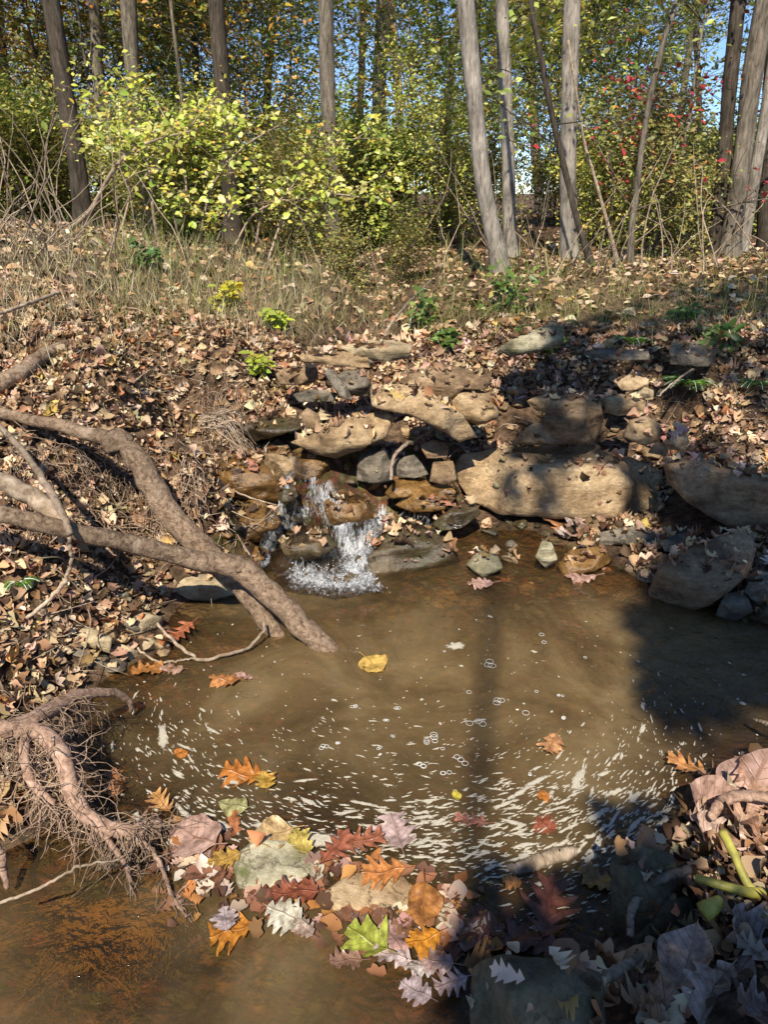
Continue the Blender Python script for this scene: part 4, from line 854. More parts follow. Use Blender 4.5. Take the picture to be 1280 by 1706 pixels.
# dry leaf pile on the lower right bank
PL_ = [
 (1190, 1345, 170, 'oval', (.52, .34, .27), 60, 'broad pinkish dry leaf at the left of the sunlit bank pile', .075, 25, -25),
 (1256, 1310, 190, 'oval', (.50, .32, .25), -30, 'tall folded dry leaf at the back of the sunlit bank pile', .11, 48, 10),
 (1265, 1385, 180, 'torn', (.54, .33, .22), 80, 'tan orange dry leaf at the right of the sunlit bank pile', .10, 10, 22),
 (1180, 1396, 120, 'torn', (.55, .40, .33), 20, 'curled dry leaf at the water edge of the sunlit bank pile', .055, 30, 10),
 (1225, 1305, 80, 'oval', (.60, .55, .38), 75, 'cream scrap of leaf between the two tallest dry leaves', .10, 30, 0),
 (1235, 1425, 130, 'torn', (.34, .2, .12), 100, 'brown dry leaf under the sunlit bank pile', .08, 0, 0),
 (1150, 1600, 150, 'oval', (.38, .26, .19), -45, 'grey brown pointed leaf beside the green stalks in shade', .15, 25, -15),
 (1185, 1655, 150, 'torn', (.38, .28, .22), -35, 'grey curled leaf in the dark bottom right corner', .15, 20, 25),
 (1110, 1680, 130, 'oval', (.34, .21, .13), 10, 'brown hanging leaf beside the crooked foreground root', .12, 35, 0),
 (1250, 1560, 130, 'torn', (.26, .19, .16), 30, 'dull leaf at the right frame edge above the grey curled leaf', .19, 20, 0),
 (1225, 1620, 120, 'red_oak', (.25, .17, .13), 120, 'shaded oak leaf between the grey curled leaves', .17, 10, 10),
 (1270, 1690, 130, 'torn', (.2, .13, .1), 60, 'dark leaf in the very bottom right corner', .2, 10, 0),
 (1060, 1650, 90, 'torn', (.24, .16, .12), 80, 'small brown leaf above the crooked foreground root', .085, 20, 0),
]
PL_ += [(1215, 1362, 120, 'torn', (.52, .34, .25), 120, 'crumpled tan leaf in the middle of the sunlit bank pile', .095, 35, 10),
 (1272, 1345, 120, 'oval', (.50, .31, .22), 10, 'leaning pink leaf against the right frame edge of the sunlit pile', .12, 40, -20),
 (1170, 1372, 90, 'torn', (.58, .42, .33), 80, 'small torn leaf at the left foot of the sunlit bank pile', .06, 20, -15),
 (1240, 1285, 100, 'torn', (.50, .30, .22), 60, 'narrow upright leaf topping the sunlit bank pile', .12, 55, 0),
 (1275, 1415, 110, 'red_oak', (.48, .28, .18), 30, 'tan oak leaf below the leaning pink leaf of the pile', .10, 20, 15),
 (1200, 1415, 90, 'oval', (.40, .25, .16), 160, 'brown leaf under the front edge of the sunlit pile', .065, 15, -10)]
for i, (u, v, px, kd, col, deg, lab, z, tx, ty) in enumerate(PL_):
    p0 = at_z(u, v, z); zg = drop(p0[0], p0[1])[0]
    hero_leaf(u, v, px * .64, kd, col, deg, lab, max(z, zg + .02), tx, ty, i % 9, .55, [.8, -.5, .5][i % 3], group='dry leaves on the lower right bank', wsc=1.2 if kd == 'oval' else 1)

# ------------------------------------------------------------------ leaf litter (uncountable ground cover)
def litter_template(seed, kind):
    V, Fq, uv = leaf_shape(kind, n=11, m=1, curl=.5, cup=[1.2, -.9, .6, 1.6][seed % 4], seed=seed, petiole=0); return V, Fq
LT = [litter_template(i, k) for i, k in enumerate(['white_oak', 'oval', 'red_oak', 'torn', 'oval', 'white_oak', 'torn', 'oval'])]
LITPAL = [(.53, .36, .22), (.40, .25, .14), (.24, .135, .066), (.09, .05, .028), (.60, .46, .31), (.40, .17, .07), (.55, .38, .12)]
LITW = [4.5, 4.5, 3.5, 3, 2.6, .6, .25]
def litter(n, xr, yr, size, dens, name='leaf_litter', simple=False, lift=.012, pal=LITPAL, w=LITW, stand=.5):
    X = RNG.uniform(*xr, n); Y = RNG.uniform(*yr, n); keep = []; PZ = []; NN = []
    for x, y in zip(X, Y):
        z, nn = drop(x, y)
        if RNG.uniform() < dens(x, y, z, nn): keep.append((x, y, z + lift * RNG.uniform(.1, 1.6))); NN.append(nn)
    P = np.array(keep); NN = np.array(NN); n = len(P)
    NN = NN + RNG.normal(0, stand, (n, 3)); NN[:, 2] = np.abs(NN[:, 2]) + .25
    sz = size * np.minimum(RNG.lognormal(-.08, .42, n), 1.75); yaw = RNG.uniform(0, 2 * PI, n); cols = palette(pal, w, n)
    mb = MB()
    if simple:
        V, Fo, c = scatter(P, NN, sz, yaw, OVATE * np.array([1.2, 1, 2.2]) - np.array([0, .5, 0]), OVAF, cols); mb.add(V, Fo, c)
    else:
        which = RNG.integers(0, len(LT), n)
        for k in range(len(LT)):
            s = which == k
            if s.any():
                V, Fo, c = scatter(P[s], NN[s], sz[s], yaw[s], LT[k][0], LT[k][1], cols[s]); mb.add(V, Fo, c)
    return mb
def infr(x, y, z, mrg=120):
    u, v, d = proj(np.array([x, y, z])); return d > .1 and -mrg < u < 1280 + mrg and v < 1706 + mrg, u, v
def dens_near(x, y, z, nn):
    ok, u, v = infr(x, y, z)
    if z < .02: return 0
    if v > 1560: return .3
    if nn[2] < .25: return .2
    if 380 < u < 790 and 735 < v < 985: return 0.006
    if v > 1380 and abs(z - height0(x, y)[0]) > .03: return 0
    onrock = abs(z - height0(x, y)[0]) > .07
    if onrock: return 0 if 740 < u < 1110 and 730 < v < 880 else (.004 if z > .1 else .015)
    if 640 < u < 800 and 480 < v < 560: return .5
    if 575 < u < 680 and 440 < v < 560: return .12
    return .95
lit = litter(42000, (-2.6, 2.7), (.55, 4.4), .044, dens_near, stand=.6)
lit2 = litter(16000, (-5.5, 5.5), (4.2, 9.5), .052, lambda x, y, z, nn: .8, simple=True)
lit3 = litter(6000, (-14, 14), (9, 26), .10, lambda x, y, z, nn: .8, simple=True)
for mb in (lit2, lit3):
    for V, C in zip(mb.V, mb.C): pass
lit4 = litter(30000, (-2.6, 2.7), (.55, 4.4), .019, dens_near, simple=True, lift=.02, stand=.6, pal=[(.40, .27, .16), (.22, .13, .07), (.10, .06, .035), (.58, .45, .3)], w=[3, 3, 2, 1.4])
allv = MB()
for mb in (lit, lit2, lit3, lit4):
    off = allv.n
    for V, C in zip(mb.V, mb.C): allv.V.append(V); allv.C.append(C); allv.n += len(V)
    for k, fs in mb.F.items(): allv.F.setdefault(k, []).extend([f + off for f in fs])
tag(allv.build('leaf_litter', M['litter'], withcol=True), 'brown and pinkish dry leaf litter covering both banks', 'leaf litter', kind='stuff')

# leaves fallen between the stones of the stack and on the dam (drift)
dr = litter(3800, (-.7, 1.6), (2.6, 4.3), .045, lambda x, y, z, nn: (lambda u, v: .85 if ((u > 500 and u < 650 and v > 650 and v < 712) or (u > 635 and u < 720 and v > 700 and v < 800) or (u > 820 and u < 940 and v > 590 and v < 690) or (u > 1050 and v > 640 and v < 790) or (u > 700 and u < 850 and v > 540 and v < 610) or (u > 560 and u < 690 and v > 548 and v < 572)) and nn[2] > .35 else 0)(*proj(np.array([x, y, z]))[:2]), pal=[(.52, .33, .26), (.42, .24, .17), (.6, .46, .37), (.25, .12, .08)], w=[4, 3, 2, 1.5])
tag(dr.build('leaf_drift', M['litter'], withcol=True), 'pinkish drift of dry leaves caught between the stacked stones', 'leaf drift', kind='stuff')

# small soaked scraps between the named leaves of the dam
PP = []
for i in range(360):
    t = RNG.uniform(); u = 290 + 520 * t + RNG.normal(0, 25); v = 1440 + 110 * t + RNG.normal(0, 34)
    if (392 < u < 520 and 1404 < v < 1476) or (545 < u < 690 and 1462 < v < 1516): continue
    PP.append(at_z(u, v, RNG.uniform(.002, .012)))
PP = np.array(PP); n = len(PP); NN = np.tile([0, 0, 1.0], (n, 1)) + RNG.normal(0, .12, (n, 3)); mb = MB(); wh = RNG.integers(0, len(LT), n); cs = palette([(.22, .1, .05), (.12, .06, .035), (.42, .26, .19), (.36, .16, .05), (.52, .42, .3)], [3, 3, 2, 1.2, 1.2], n); ss = RNG.uniform(.018, .062, n); yw = RNG.uniform(0, 6.3, n)
for k in range(len(LT)):
    s = wh == k; V, Fo, c = scatter(PP[s], NN[s], ss[s], yw[s], LT[k][0] * [1, 1, .5], LT[k][1], cs[s]); mb.add(V, Fo, c)
tag(mb.build('leaf_scraps', M['litter'], withcol=True), 'soaked leaf scraps packed between the larger leaves of the dam', 'leaf scraps', kind='stuff')

# ------------------------------------------------------------------ logs, roots, sticks
def px_path(spec, n=40):
    return smoothpath([at_z(u, v, z) for u, v, z in spec], n)
def rad_path(rs, n): return np.interp(np.linspace(0, 1, n), np.linspace(0, 1, len(rs)), rs)
def log_thing(name, label, cat, spec, rad, mat, sides=14, rough=.14, n=60, seed=0, stubs=(), group=None):
    P = px_path(spec, n); org = P[len(P) // 2].copy(); mb = MB(); R = rad_path(rad, n)
    P = P + np.stack([[.006 * mnoise.noise(Vector((i * .3, seed, k))) for k in range(3)] for i in range(n)])
    add_tube(mb, P - org, R, sides, rough, seed=seed)
    for (i, dvec, r0, ln) in stubs:
        b = P[i] - org; d = np.array(dvec, float); d /= np.linalg.norm(d)
        add_tube(mb, smoothpath([b, b + d * ln * .5, b + d * ln], 6), np.linspace(r0 * 1.3, r0 * .7, 6), 9, .15, seed=seed + i)
    o = mb.build(name, M[mat]); o.location = tuple(org); tag(o, label, cat, group); return o
log_thing('fallen_log', 'thick bent log running from the left bank down into the pool', 'log',
    [(-60, 672, .66), (20, 692, .63), (110, 712, .60), (195, 738, .57), (228, 765, .53), (250, 805, .45), (285, 860, .33), (340, 915, .22), (400, 975, .11), (440, 1030, .035), (468, 1072, -.03)],
    [.019, .021, .024, .031, .042, .045, .046, .043, .037, .033, .030], 'log', stubs=[(24, (-.3, -.2, 1), .05, .05)], seed=1, n=80)
log_thing('fallen_log', 'long smooth limb lying across the bent log, its end in the water', 'log',
    [(-80, 838, .56), (0, 856, .53), (130, 887, .45), (250, 914, .35), (330, 934, .28), (395, 945, .23), (445, 985, .155), (500, 1040, .065), (548, 1086, -.02), (560, 1098, -.05)],
    [.024, .026, .028, .031, .034, .042, .041, .040, .039, .037], 'log', stubs=[(44, (.3, .2, 1), .035, .03)], seed=2, n=80)
log_thing('dead_branch', 'pale peeling branch end at the left edge, above the long limb', 'branch',
    [(-60, 780, .63), (0, 802, .60), (60, 832, .54), (95, 860, .49), (112, 885, .44)], [.026, .028, .03, .026, .02], 'deadwood', seed=3, n=40, stubs=[(28, (.2, -.3, -1), .012, .09)])
log_thing('stick', 'thin grey stick crossing the pale branch on the left bank', 'stick', [(-20, 690, .70), (40, 755, .64), (90, 830, .56), (118, 890, .48)], [.010, .011, .012, .010], 'twig', sides=8, seed=4)
log_thing('vine', 'slender vine curving down the left bank to the stones', 'vine', [(114, 895, .45), (118, 940, .35), (95, 985, .27), (45, 1030, .21)], [.006, .006, .007, .006], 'deadwood', sides=7, seed=5)
log_thing('twig', 'thin forked twig bent over the water below the logs', 'twig', [(262, 1038, .06), (285, 1065, .035), (318, 1090, .012), (335, 1100, .010), (380, 1090, .012), (415, 1078, .02), (438, 1052, .05), (440, 1035, .07)], [.005, .006, .006, .006, .006, .006, .005, .004], 'deadwood', sides=7, seed=6)
log_thing('twig', 'short twig lying in the water left of the forked twig', 'twig', [(225, 1078, .02), (262, 1102, .006), (300, 1100, .006), (330, 1096, .012)], [.004, .004, .004, .003], 'deadwood', sides=6, seed=7)
log_thing('twig', 'pale twig hanging from the bank over the wet golden boulder', 'twig', [(330, 796, .36), (370, 810, .30), (420, 830, .24), (462, 842, .2)], [.004, .0045, .004, .0025], 'deadwood', sides=6, seed=8)
log_thing('dead_branch', 'half buried brown branch on the upper left bank', 'branch', [(-30, 656, .66), (30, 622, .71), (80, 588, .75), (150, 562, .77)], [.034, .034, .03, .022], 'log', seed=9)
log_thing('stick', 'pale stick on the leafy slope above the half buried branch', 'stick', [(-10, 525, .93), (40, 508, .95), (98, 487, .97)], [.008, .009, .008], 'deadwood', sides=7, seed=10)
log_thing('stick', 'short stick lying beside the curved tan slab', 'stick', [(652, 800, .28), (655, 765, .34), (675, 742, .38), (712, 722, .41), (738, 705, .45)], [.008, .008, .009, .008, .006], 'twig', sides=8, seed=11)
log_thing('twig', 'dark thin branch arching down beside the fern on the right bank', 'twig', [(1098, 660, .56), (1120, 640, .60), (1160, 612, .64), (1225, 575, .70)], [.004, .005, .006, .007], 'twig', sides=7, seed=12)
log_thing('twig', 'leaning pale twig in the dark gully', 'twig', [(640, 560, .68), (655, 535, .75), (685, 500, .82), (720, 465, .88)], [.008, .008, .007, .005], 'twig', sides=7, seed=13)
log_thing('stick', 'driftwood stick half sunk in foam, right of the leaf dam', 'stick', [(850, 1452, .0), (885, 1440, .006), (930, 1425, .01), (960, 1418, .014)], [.012, .016, .017, .012], 'deadwood', sides=9, seed=14)
# left edge root mass
rt = empty('root_mass', at_z(100, 1230, .12)); tag(rt, 'tangle of exposed roots and hair rootlets hanging over the left water edge', 'root mass'); ro = np.array(rt.location)
ROOTS = [([(-40, 1215, .22), (20, 1212, .22), (70, 1190, .21), (130, 1158, .18), (190, 1155, .12), (215, 1168, .07), (218, 1185, .03)], [.022, .022, .02, .016, .011, .009, .006]),
 ([(25, 1212, .22), (75, 1225, .2), (105, 1265, .17), (120, 1320, .12), (150, 1362, .09), (205, 1385, .07), (245, 1372, .05), (268, 1368, .04)], [.02, .022, .02, .02, .018, .016, .012, .008]),
 ([(60, 1195, .22), (40, 1240, .2), (50, 1300, .15), (90, 1340, .11)], [.012, .012, .011, .008]),
 ([(150, 1365, .09), (195, 1420, .05), (215, 1460, .02), (222, 1520, -.02)], [.008, .006, .005, .003]),
 ([(-20, 1400, .12), (0, 1420, .10), (5, 1450, .06), (12, 1480, .03)], [.009, .009, .008, .005]),
 ([(218, 1380, .06), (262, 1430, .03), (285, 1490, .01), (312, 1530, .0)], [.006, .005, .004, .002])]
root_paths = []
for i, (spec, rad) in enumerate(ROOTS):
    P = px_path(spec, 36); root_paths.append(P); mb = MB(); P = P + np.array([[.004 * mnoise.noise(Vector((j * .5, i, k))) for k in range(3)] for j in range(36)])
    add_tube(mb, P - ro, rad_path(rad, 36), 10, .22, seed=i); mb.build('root', M['root'], rt)
def rootlets(anchor_paths, n, length, rad, sag, seed, spread=.6, nearest=None):
    mb = MB(); r = np.random.default_rng(seed)
    for i in range(n):
        P0 = anchor_paths[r.integers(len(anchor_paths))]; p = P0[r.integers(len(P0))].copy(); d = np.array([r.normal(.15, spread), r.normal(-.25, spread), r.normal(-.5, .5)]); pts = [p.copy()]
        L_ = length * r.uniform(.4, 1.3); k = 7
        for j in range(k):
            d = d / (np.linalg.norm(d) + 1e-6); p = p + d * L_ / k; d = d + r.normal(0, .45, 3) + np.array([0, 0, -sag]); pts.append(p.copy())
        pts = smoothpath(pts, 10); add_tube(mb, pts, np.linspace(rad * r.uniform(.5, 1.3), rad * .35, 10), 4, cap=False)
    return mb
mb = rootlets([root_paths[0][:20], root_paths[1], root_paths[1], root_paths[2], root_paths[1][10:30]], 620, .16, .0017, .22, 4)
o = mb.build('rootlets', M['rootlet'], rt, off=ro); o['kind'] = 'stuff'
mb = rootlets([root_paths[3], root_paths[5], root_paths[1][22:]], 170, .10, .0014, .25, 5, .5)
o = mb.build('rootlets', M['rootlet'], rt, off=ro); o['kind'] = 'stuff'
# clump of submerged fine roots (golden under water)
fan = MB(); r = np.random.default_rng(9)
BUN = [(at_z(r.uniform(110, 300), r.uniform(1470, 1530), -.004), at_z(r.normal(170, 85), r.uniform(1560, 1690), -.02)) for _ in range(15)]
for i in range(430):
    b0, e0 = BUN[r.integers(len(BUN))]; b = b0 + r.normal(0, .016, 3); t_ = r.uniform(.35, 1.1); e = b0 + (e0 - b0) * t_ + r.normal(0, .026, 3); b[2] = -.008; e[2] = r.uniform(-.022, -.004)
    m_ = (b + e) / 2 + r.normal(0, .016, 3); m_[2] = -.007; q_ = smoothpath([b, m_, e], 9); q_ = q_ + np.stack([r.normal(0, .0025, 9), r.normal(0, .0025, 9), np.zeros(9)], 1); q_[:, 2] = np.minimum(q_[:, 2], -.006)
    add_tube(fan, q_, np.linspace(.0017, .0007, 9), 4, cap=False)
o = fan.build('sunken_roots', M['goldroot'], rt, off=ro); o['kind'] = 'stuff'
# roots hanging in the undercut left bank
hb = MB(); r = np.random.default_rng(21)
for i in range(900):
    u = r.uniform(10, 400); v = {True: r.uniform(740, 900), False: r.uniform(640, 760)}[u < 330]
    p = hit_px(u, v) + np.array([r.uniform(0, .02), -r.uniform(.005, .05), r.uniform(0, .04)]); d = np.array([r.normal(.25, .4), r.normal(-.35, .3), r.normal(-.4, .5)]); pts = [p.copy()]; L_ = r.uniform(.05, .2)
    for j in range(6):
        d /= np.linalg.norm(d) + 1e-6; p = p + d * L_ / 6; d = d + r.normal(0, .35, 3) + np.array([0, -.02, -.28]); pts.append(p.copy())
    add_tube(hb, np.array(pts), np.linspace(r.uniform(.0012, .0032), .0008, 7), 4, cap=False)
tag(hb.build('bank_rootlets', M['rootlet']), 'fine dry roots trailing from the undercut left bank', 'rootlets', kind='stuff')
# pale bundle of roots over the upper channel
hb = MB()
for i in range(70):
    a0 = at_z(r.uniform(330, 375), r.uniform(690, 712), .47) + r.normal(0, .01, 3); b0 = at_z(r.uniform(385, 430), r.uniform(715, 760), .36); c0 = (a0 + b0) / 2 + np.array([0, -.03, .05]) + r.normal(0, .02, 3)
    add_tube(hb, smoothpath([a0, c0, b0], 9), np.linspace(.003, .0012, 9), 4, cap=False)
tag(hb.build('root_fringe', M['deadwood']), 'pale fringe of bare roots hanging over the upper channel', 'roots')
# foreground root, bottom right
log_thing('root', 'crooked pale root in the bottom right foreground', 'root', [(915, 1730, .10), (945, 1680, .11), (985, 1640, .115), (1040, 1612, .12), (1070, 1590, .12)], [.012, .013, .0125, .010, .007], 'deadwood', seed=20)
log_thing('root', 'thin grey root looping along the top of the olive block', 'root', [(1050, 1560, .10), (1056, 1510, .13), (1090, 1470, .15), (1150, 1448, .16)], [.006, .008, .010, .009], 'twig', seed=21)
log_thing('root', 'arched pinkish root over the sunlit dry leaves', 'root', [(1185, 1362, .13), (1205, 1335, .16), (1240, 1325, .17), (1300, 1330, .18)], [.010, .012, .012, .012], 'root', seed=22)
log_thing('twig', 'fine pale twig sticking over the lower left water', 'twig', [(-20, 1510, .14), (60, 1482, .15), (130, 1445, .16), (200, 1432, .155)], [.0035, .0032, .003, .002], 'deadwood', sides=6, seed=23)
log_thing('twig', 'white twig tip poking in at the right edge over the pool', 'twig', [(1256, 1198, .06), (1280, 1206, .08), (1310, 1216, .1)], [.004, .006, .006], 'deadwood', sides=6, seed=24)
# green cut stalks
st = empty('cut_stalk', at_z(1240, 1490, .2)); tag(st, 'yellow green broken plant stalk standing among dead leaves, lower right', 'plant stalk'); s0 = np.array(st.location)
for spec, rad in (([(1205, 1385, .25), (1222, 1420, .235), (1245, 1470, .21), (1262, 1490, .2)], [.0085, .0085, .008, .0085]), ([(1160, 1462, .21), (1200, 1474, .215), (1245, 1486, .21), (1272, 1488, .2)], [.0075, .0085, .009, .011]), ([(1172, 1520, .2), (1185, 1512, .205), (1200, 1500, .205)], [.017, .016, .010])):
    mb = MB(); add_tube(mb, px_path(spec, 24) - s0, rad_path(rad, 24), 12, .12); mb.build('stem', M['stalk'], st)

# ------------------------------------------------------------------ vegetation
GREEN = [(.17, .22, .04), (.26, .30, .05), (.36, .38, .08), (.08, .12, .025), (.44, .42, .09)]; GW = [4, 4, 2.5, 2, 1]
YG = [(.50, .50, .08), (.40, .44, .07), (.64, .58, .20), (.26, .32, .05), (.62, .44, .09)]; YW = [4, 3.6, 3.2, 2.4, 1.1]
OLIVE = [(.24, .24, .06), (.33, .30, .08), (.15, .15, .04), (.42, .33, .09), (.46, .26, .06)]; OW = [4, 3, 2, 1.5, .6]
ORANGE = [(.52, .28, .04), (.42, .18, .035), (.58, .40, .05), (.20, .19, .04)]; ORW = [3, 3, 2, 3]
REDP = [(.50, .05, .05), (.38, .04, .06), (.20, .2, .05), (.55, .12, .05)]; RW = [3, 2.4, 4, 1]

def grow(mb, tips, p, d, L_, r0, level, maxlevel, r, sides, upb=.08, wob=.25, kids=5, first=.3):
    k = 7; pts = [p.copy()]; d = d / np.linalg.norm(d)
    for j in range(k):
        p = p + d * L_ / k; d = d + r.normal(0, wob, 3) * (.6 if level == 0 else 1) + np.array([0, 0, upb]); d /= np.linalg.norm(d); pts.append(p.copy())
    pts = np.array(pts); add_tube(mb, pts, np.linspace(r0, r0 * .35, k + 1), sides if level < 2 else 4, cap=False)
    if level >= maxlevel - 1: tips.extend([(q, d.copy()) for q in pts[2:]])
    if level >= maxlevel: return
    for c in range(kids):
        t = r.uniform(first, 1); i = min(k, int(t * k) + 0); az = r.uniform(0, 2 * PI); out = np.array([math.cos(az), math.sin(az), r.uniform(-.15, .6)])
        grow(mb, tips, pts[i].copy(), out + .35 * d, L_ * r.uniform(.35, .6), r0 * (.55 - .25 * t), level + 1, maxlevel, r, sides, upb * .5, wob * 1.1, kids, .25)
def leaves_at(tips, per, size, spread, pal, w, r, T=DIAMOND, Ft=DIAF):
    q = np.array([t[0] for t in tips]); n = len(q) * per; P = np.repeat(q, per, 0) + r.normal(0, spread, (n, 3))
    NN = r.normal(0, .55, (n, 3)); NN[:, 2] = np.abs(NN[:, 2]) + .4; NN[:, 1] -= .45
    return scatter(P, NN, size * np.minimum(r.lognormal(-.03, .36, n), 1.8), r.uniform(0, 2 * PI, n), T, Ft, palette(pal, w, n))
def understory(name, seed, h, pal, w, leaf, per, kids=5, bark='bark', r0=.03, first=.18, levels=2, spread=.13):
    r = np.random.default_rng(seed); root = empty(name, (0, 0, 0)); mb = MB(); tips = []
    grow(mb, tips, np.array([0, 0, -.1]), np.array([r.normal(0, .08), r.normal(0, .08), 1.0]), h, r0, 0, levels, r, 6, .04, .10, kids * 3, first)
    mb.build('trunk', M[bark], root); V, Fo, c = leaves_at(tips, per, leaf, spread, pal, w, r); mesh_np('crown', V, [Fo], M['leaf'], root, c, smooth=False); return root
def put(proto, first, x, y, rz, sc, label, cat, group, dz=0, lean=0):
    o = proto if first else copy_tree(proto); o.location = (x, y, ground_z(x, y) + dz); o.rotation_euler = (lean, 0, rz); o.scale = (sc,) * 3; tag(o, label, cat, group); return o

# hero trunks traced in the photograph
def crown_proto(seed, pal, w, leaf=.13, h=7.0, per=7):
    r = np.random.default_rng(seed); mb = MB(); tips = []
    for i in range(9):
        az = i * 2.4 + r.uniform(-.4, .4); z = i / 9 * h * .75
        grow(mb, tips, np.array([0, 0, z]), np.array([math.cos(az), math.sin(az), r.uniform(.3, 1.0)]), h * r.uniform(.35, .5) * (1 - .4 * i / 9), .05, 1, 3, r, 5, .05, .2, 4, .3)
    a = mb.build('limbs', M['bark']); V, Fo, c = leaves_at(tips, per, leaf, .24, pal, w, r); b = mesh_np('crown', V, [Fo], M['leaf'], None, c, smooth=False)
    da, db = a.data, b.data; bpy.data.objects.remove(a); bpy.data.objects.remove(b); return da, db
CR = [crown_proto(31, GREEN, GW, per=3), crown_proto(32, OLIVE, OW, per=3), crown_proto(33, ORANGE, ORW, per=3), crown_proto(34, OLIVE, OW, per=1)]
def hero_tree(label, path, Y, rpx, mat, crown=0, top=17.0, crs=1.0, seed=0, name='tree', group=None, branches=3, taper=.5, bare=False):
    P = np.array([at_y(u, v, Y) for u, v in path]); b = P[0].copy(); zg = ground_z(b[0], b[1]); P[0, 2] = zg - .15; slope = (P[-1] - P[-2]) / (P[-1, 2] - P[-2, 2]); slope = slope * .6 + np.array([0, 0, .4])
    e = [P[-1] + slope * hh * (top - P[-1, 2]) for hh in (.35, .7, 1)]; P = np.concatenate([P, e]); n = 64
    seg = np.concatenate([[0], np.cumsum(np.linalg.norm(np.diff(P, axis=0), axis=1))]); tt_ = np.linspace(0, 1, n) ** 1.35 * seg[-1]; Q = np.stack([np.interp(tt_, seg, P[:, k]) for k in range(3)], 1)
    for _ in range(3): Q[1:-1] = .5 * Q[1:-1] + .25 * (Q[:-2] + Q[2:])
    r0 = .88 * rpx * Y / F / CP; zr = (Q[:, 2] - Q[0, 2]) / (Q[-1, 2] - Q[0, 2]); R = r0 * (1 - taper * zr) * (1 + .45 * np.exp(-(Q[:, 2] - zg) / .22))
    rng = np.random.default_rng(seed); Q = Q + np.array([[.25 * r0 * mnoise.noise(Vector((i * .22, seed * 3.3, k))) for k in range(3)] for i in range(n)])
    root = empty(name, (b[0], b[1], zg)); o0 = np.array(root.location); mb = MB(); add_tube(mb, Q - o0, R, 14, .14, seed=seed)
    mb.build('trunk', M[mat], root)
    if branches:
        tips = []
        for i in range(branches):
            bb = MB()
            j = rng.integers(12, 40); az = rng.uniform(0, 2 * PI)
            grow(bb, tips, Q[j] - o0, np.array([math.cos(az), .3 * math.sin(az), rng.uniform(-.1, .6)]), rng.uniform(.5, 1.5), R[j] * .25, 1, 2, rng, 6, .02, .22, 3, .3)
            bb.build('branch', M[mat], root)
        V, Fo, c = leaves_at(tips, 2, .05, .1, [GREEN, OLIVE, ORANGE, OLIVE][crown or 0], [GW, OW, ORW, OW][crown or 0], rng); mesh_np('foliage', V, [Fo], M['leaf'], root, c, smooth=False)
    if crown is not None and not bare:
        tp = Q[int(n * .84)] - o0
        for nm, d in zip(('limbs', 'crown'), CR[crown]):
            o = bpy.data.objects.new(nm, d); COL.objects.link(o); o.parent = root; o.location = tuple(tp); o.rotation_euler = (0, 0, seed * 1.3); o.scale = (crs * .75,) * 3
    tag(root, label, 'tree', group); return root
TG = 'trunks of the wood beyond the stream'
hero_tree('pale grey tree forking from bank behind the stones, bent at its base', pl('842,500 836,455 822,395 806,300 795,200 784,90 774,0'), 6.3, 13.2, 'barkpale', None, seed=1, group=TG, taper=.2, branches=0)
hero_tree('slim grey tree close behind the bent pale one', pl('856,440 851,380 848,260 842,120 838,0'), 8.4, 10.5, 'barkpale', None, seed=2, group=TG, branches=1)
hero_tree('straight pale barked tree with blotched base, right of centre', pl('950,470 949,400 947,320 949,160 953,0'), 8.2, 13, 'barkpale', None, seed=3, group=TG, taper=.2, branches=0)
hero_tree('tall grey trunk in the open, left of the bent pale tree', pl('556,400 553,330 548,200 540,0'), 8.9, 12, 'bark', None, seed=4, group=TG)
hero_tree('pale upper trunk beside blue sky, right of the tall grey trunk', pl('628,400 630,250 632,130 637,0'), 15, 12, 'barkpale', 3, seed=5, group=TG, branches=1)
hero_tree('dark trunk leaning left at the far left', pl('136,345 128,280 112,190 98,100 84,0'), 8.6, 14, 'barkdark', None, seed=6, group=TG)
hero_tree('dark straight trunk rising behind the yellow green shrub', pl('388,390 383,300 374,180 360,0'), 10.2, 13, 'barkdark', None, seed=7, group=TG)
hero_tree('grey brown trunk between the leaning dark tree and the shrub', pl('236,380 230,250 222,130 215,0'), 12, 13, 'bark', 1, seed=8, group=TG)
hero_tree('thin trunk just right of the leaning dark tree', pl('178,380 170,200 155,0'), 14, 9, 'bark', 0, seed=9, group=TG)
hero_tree('left stem of the clump of trunks at the right edge', pl('1190,455 1194,400 1204,300 1220,120 1230,0'), 8.0, 11, 'barkdark', 3, seed=10, group=TG, branches=2)
hero_tree('thick middle stem of the clump at the right edge', pl('1212,450 1218,390 1236,270 1258,110 1276,-10'), 7.9, 15, 'bark', 3, seed=11, group=TG, branches=2)
hero_tree('pale slanting stem right of the thick middle stem', pl('1232,440 1244,370 1262,270 1288,120'), 8.2, 9, 'barkpale', 3, seed=12, group=TG, branches=1)
hero_tree('dark trunk cut by the right frame edge', pl('1276,440 1280,250 1290,60'), 8.8, 11, 'barkdark', 3, seed=13, group=TG)
hero_tree('dark thin sapling curving across the straight pale tree', pl('1002,478 968,390 938,270 910,140 884,0'), 6.9, 5, 'barkdark', 0, top=7, crs=.4, seed=14, name='sapling', branches=5)
hero_tree('slim sapling slanting right beside the red leaves', pl('1046,480 1056,360 1076,200 1108,60 1130,0'), 7.2, 5, 'bark', 0, top=6, crs=.4, seed=15, name='sapling', branches=6)
hero_tree('bleached bare pole leaning left behind the curving sapling', pl('1036,476 1018,390 990,290 974,240'), 7.3, 3.2, 'deadwood', None, top=2.6, seed=16, name='sapling', branches=0)
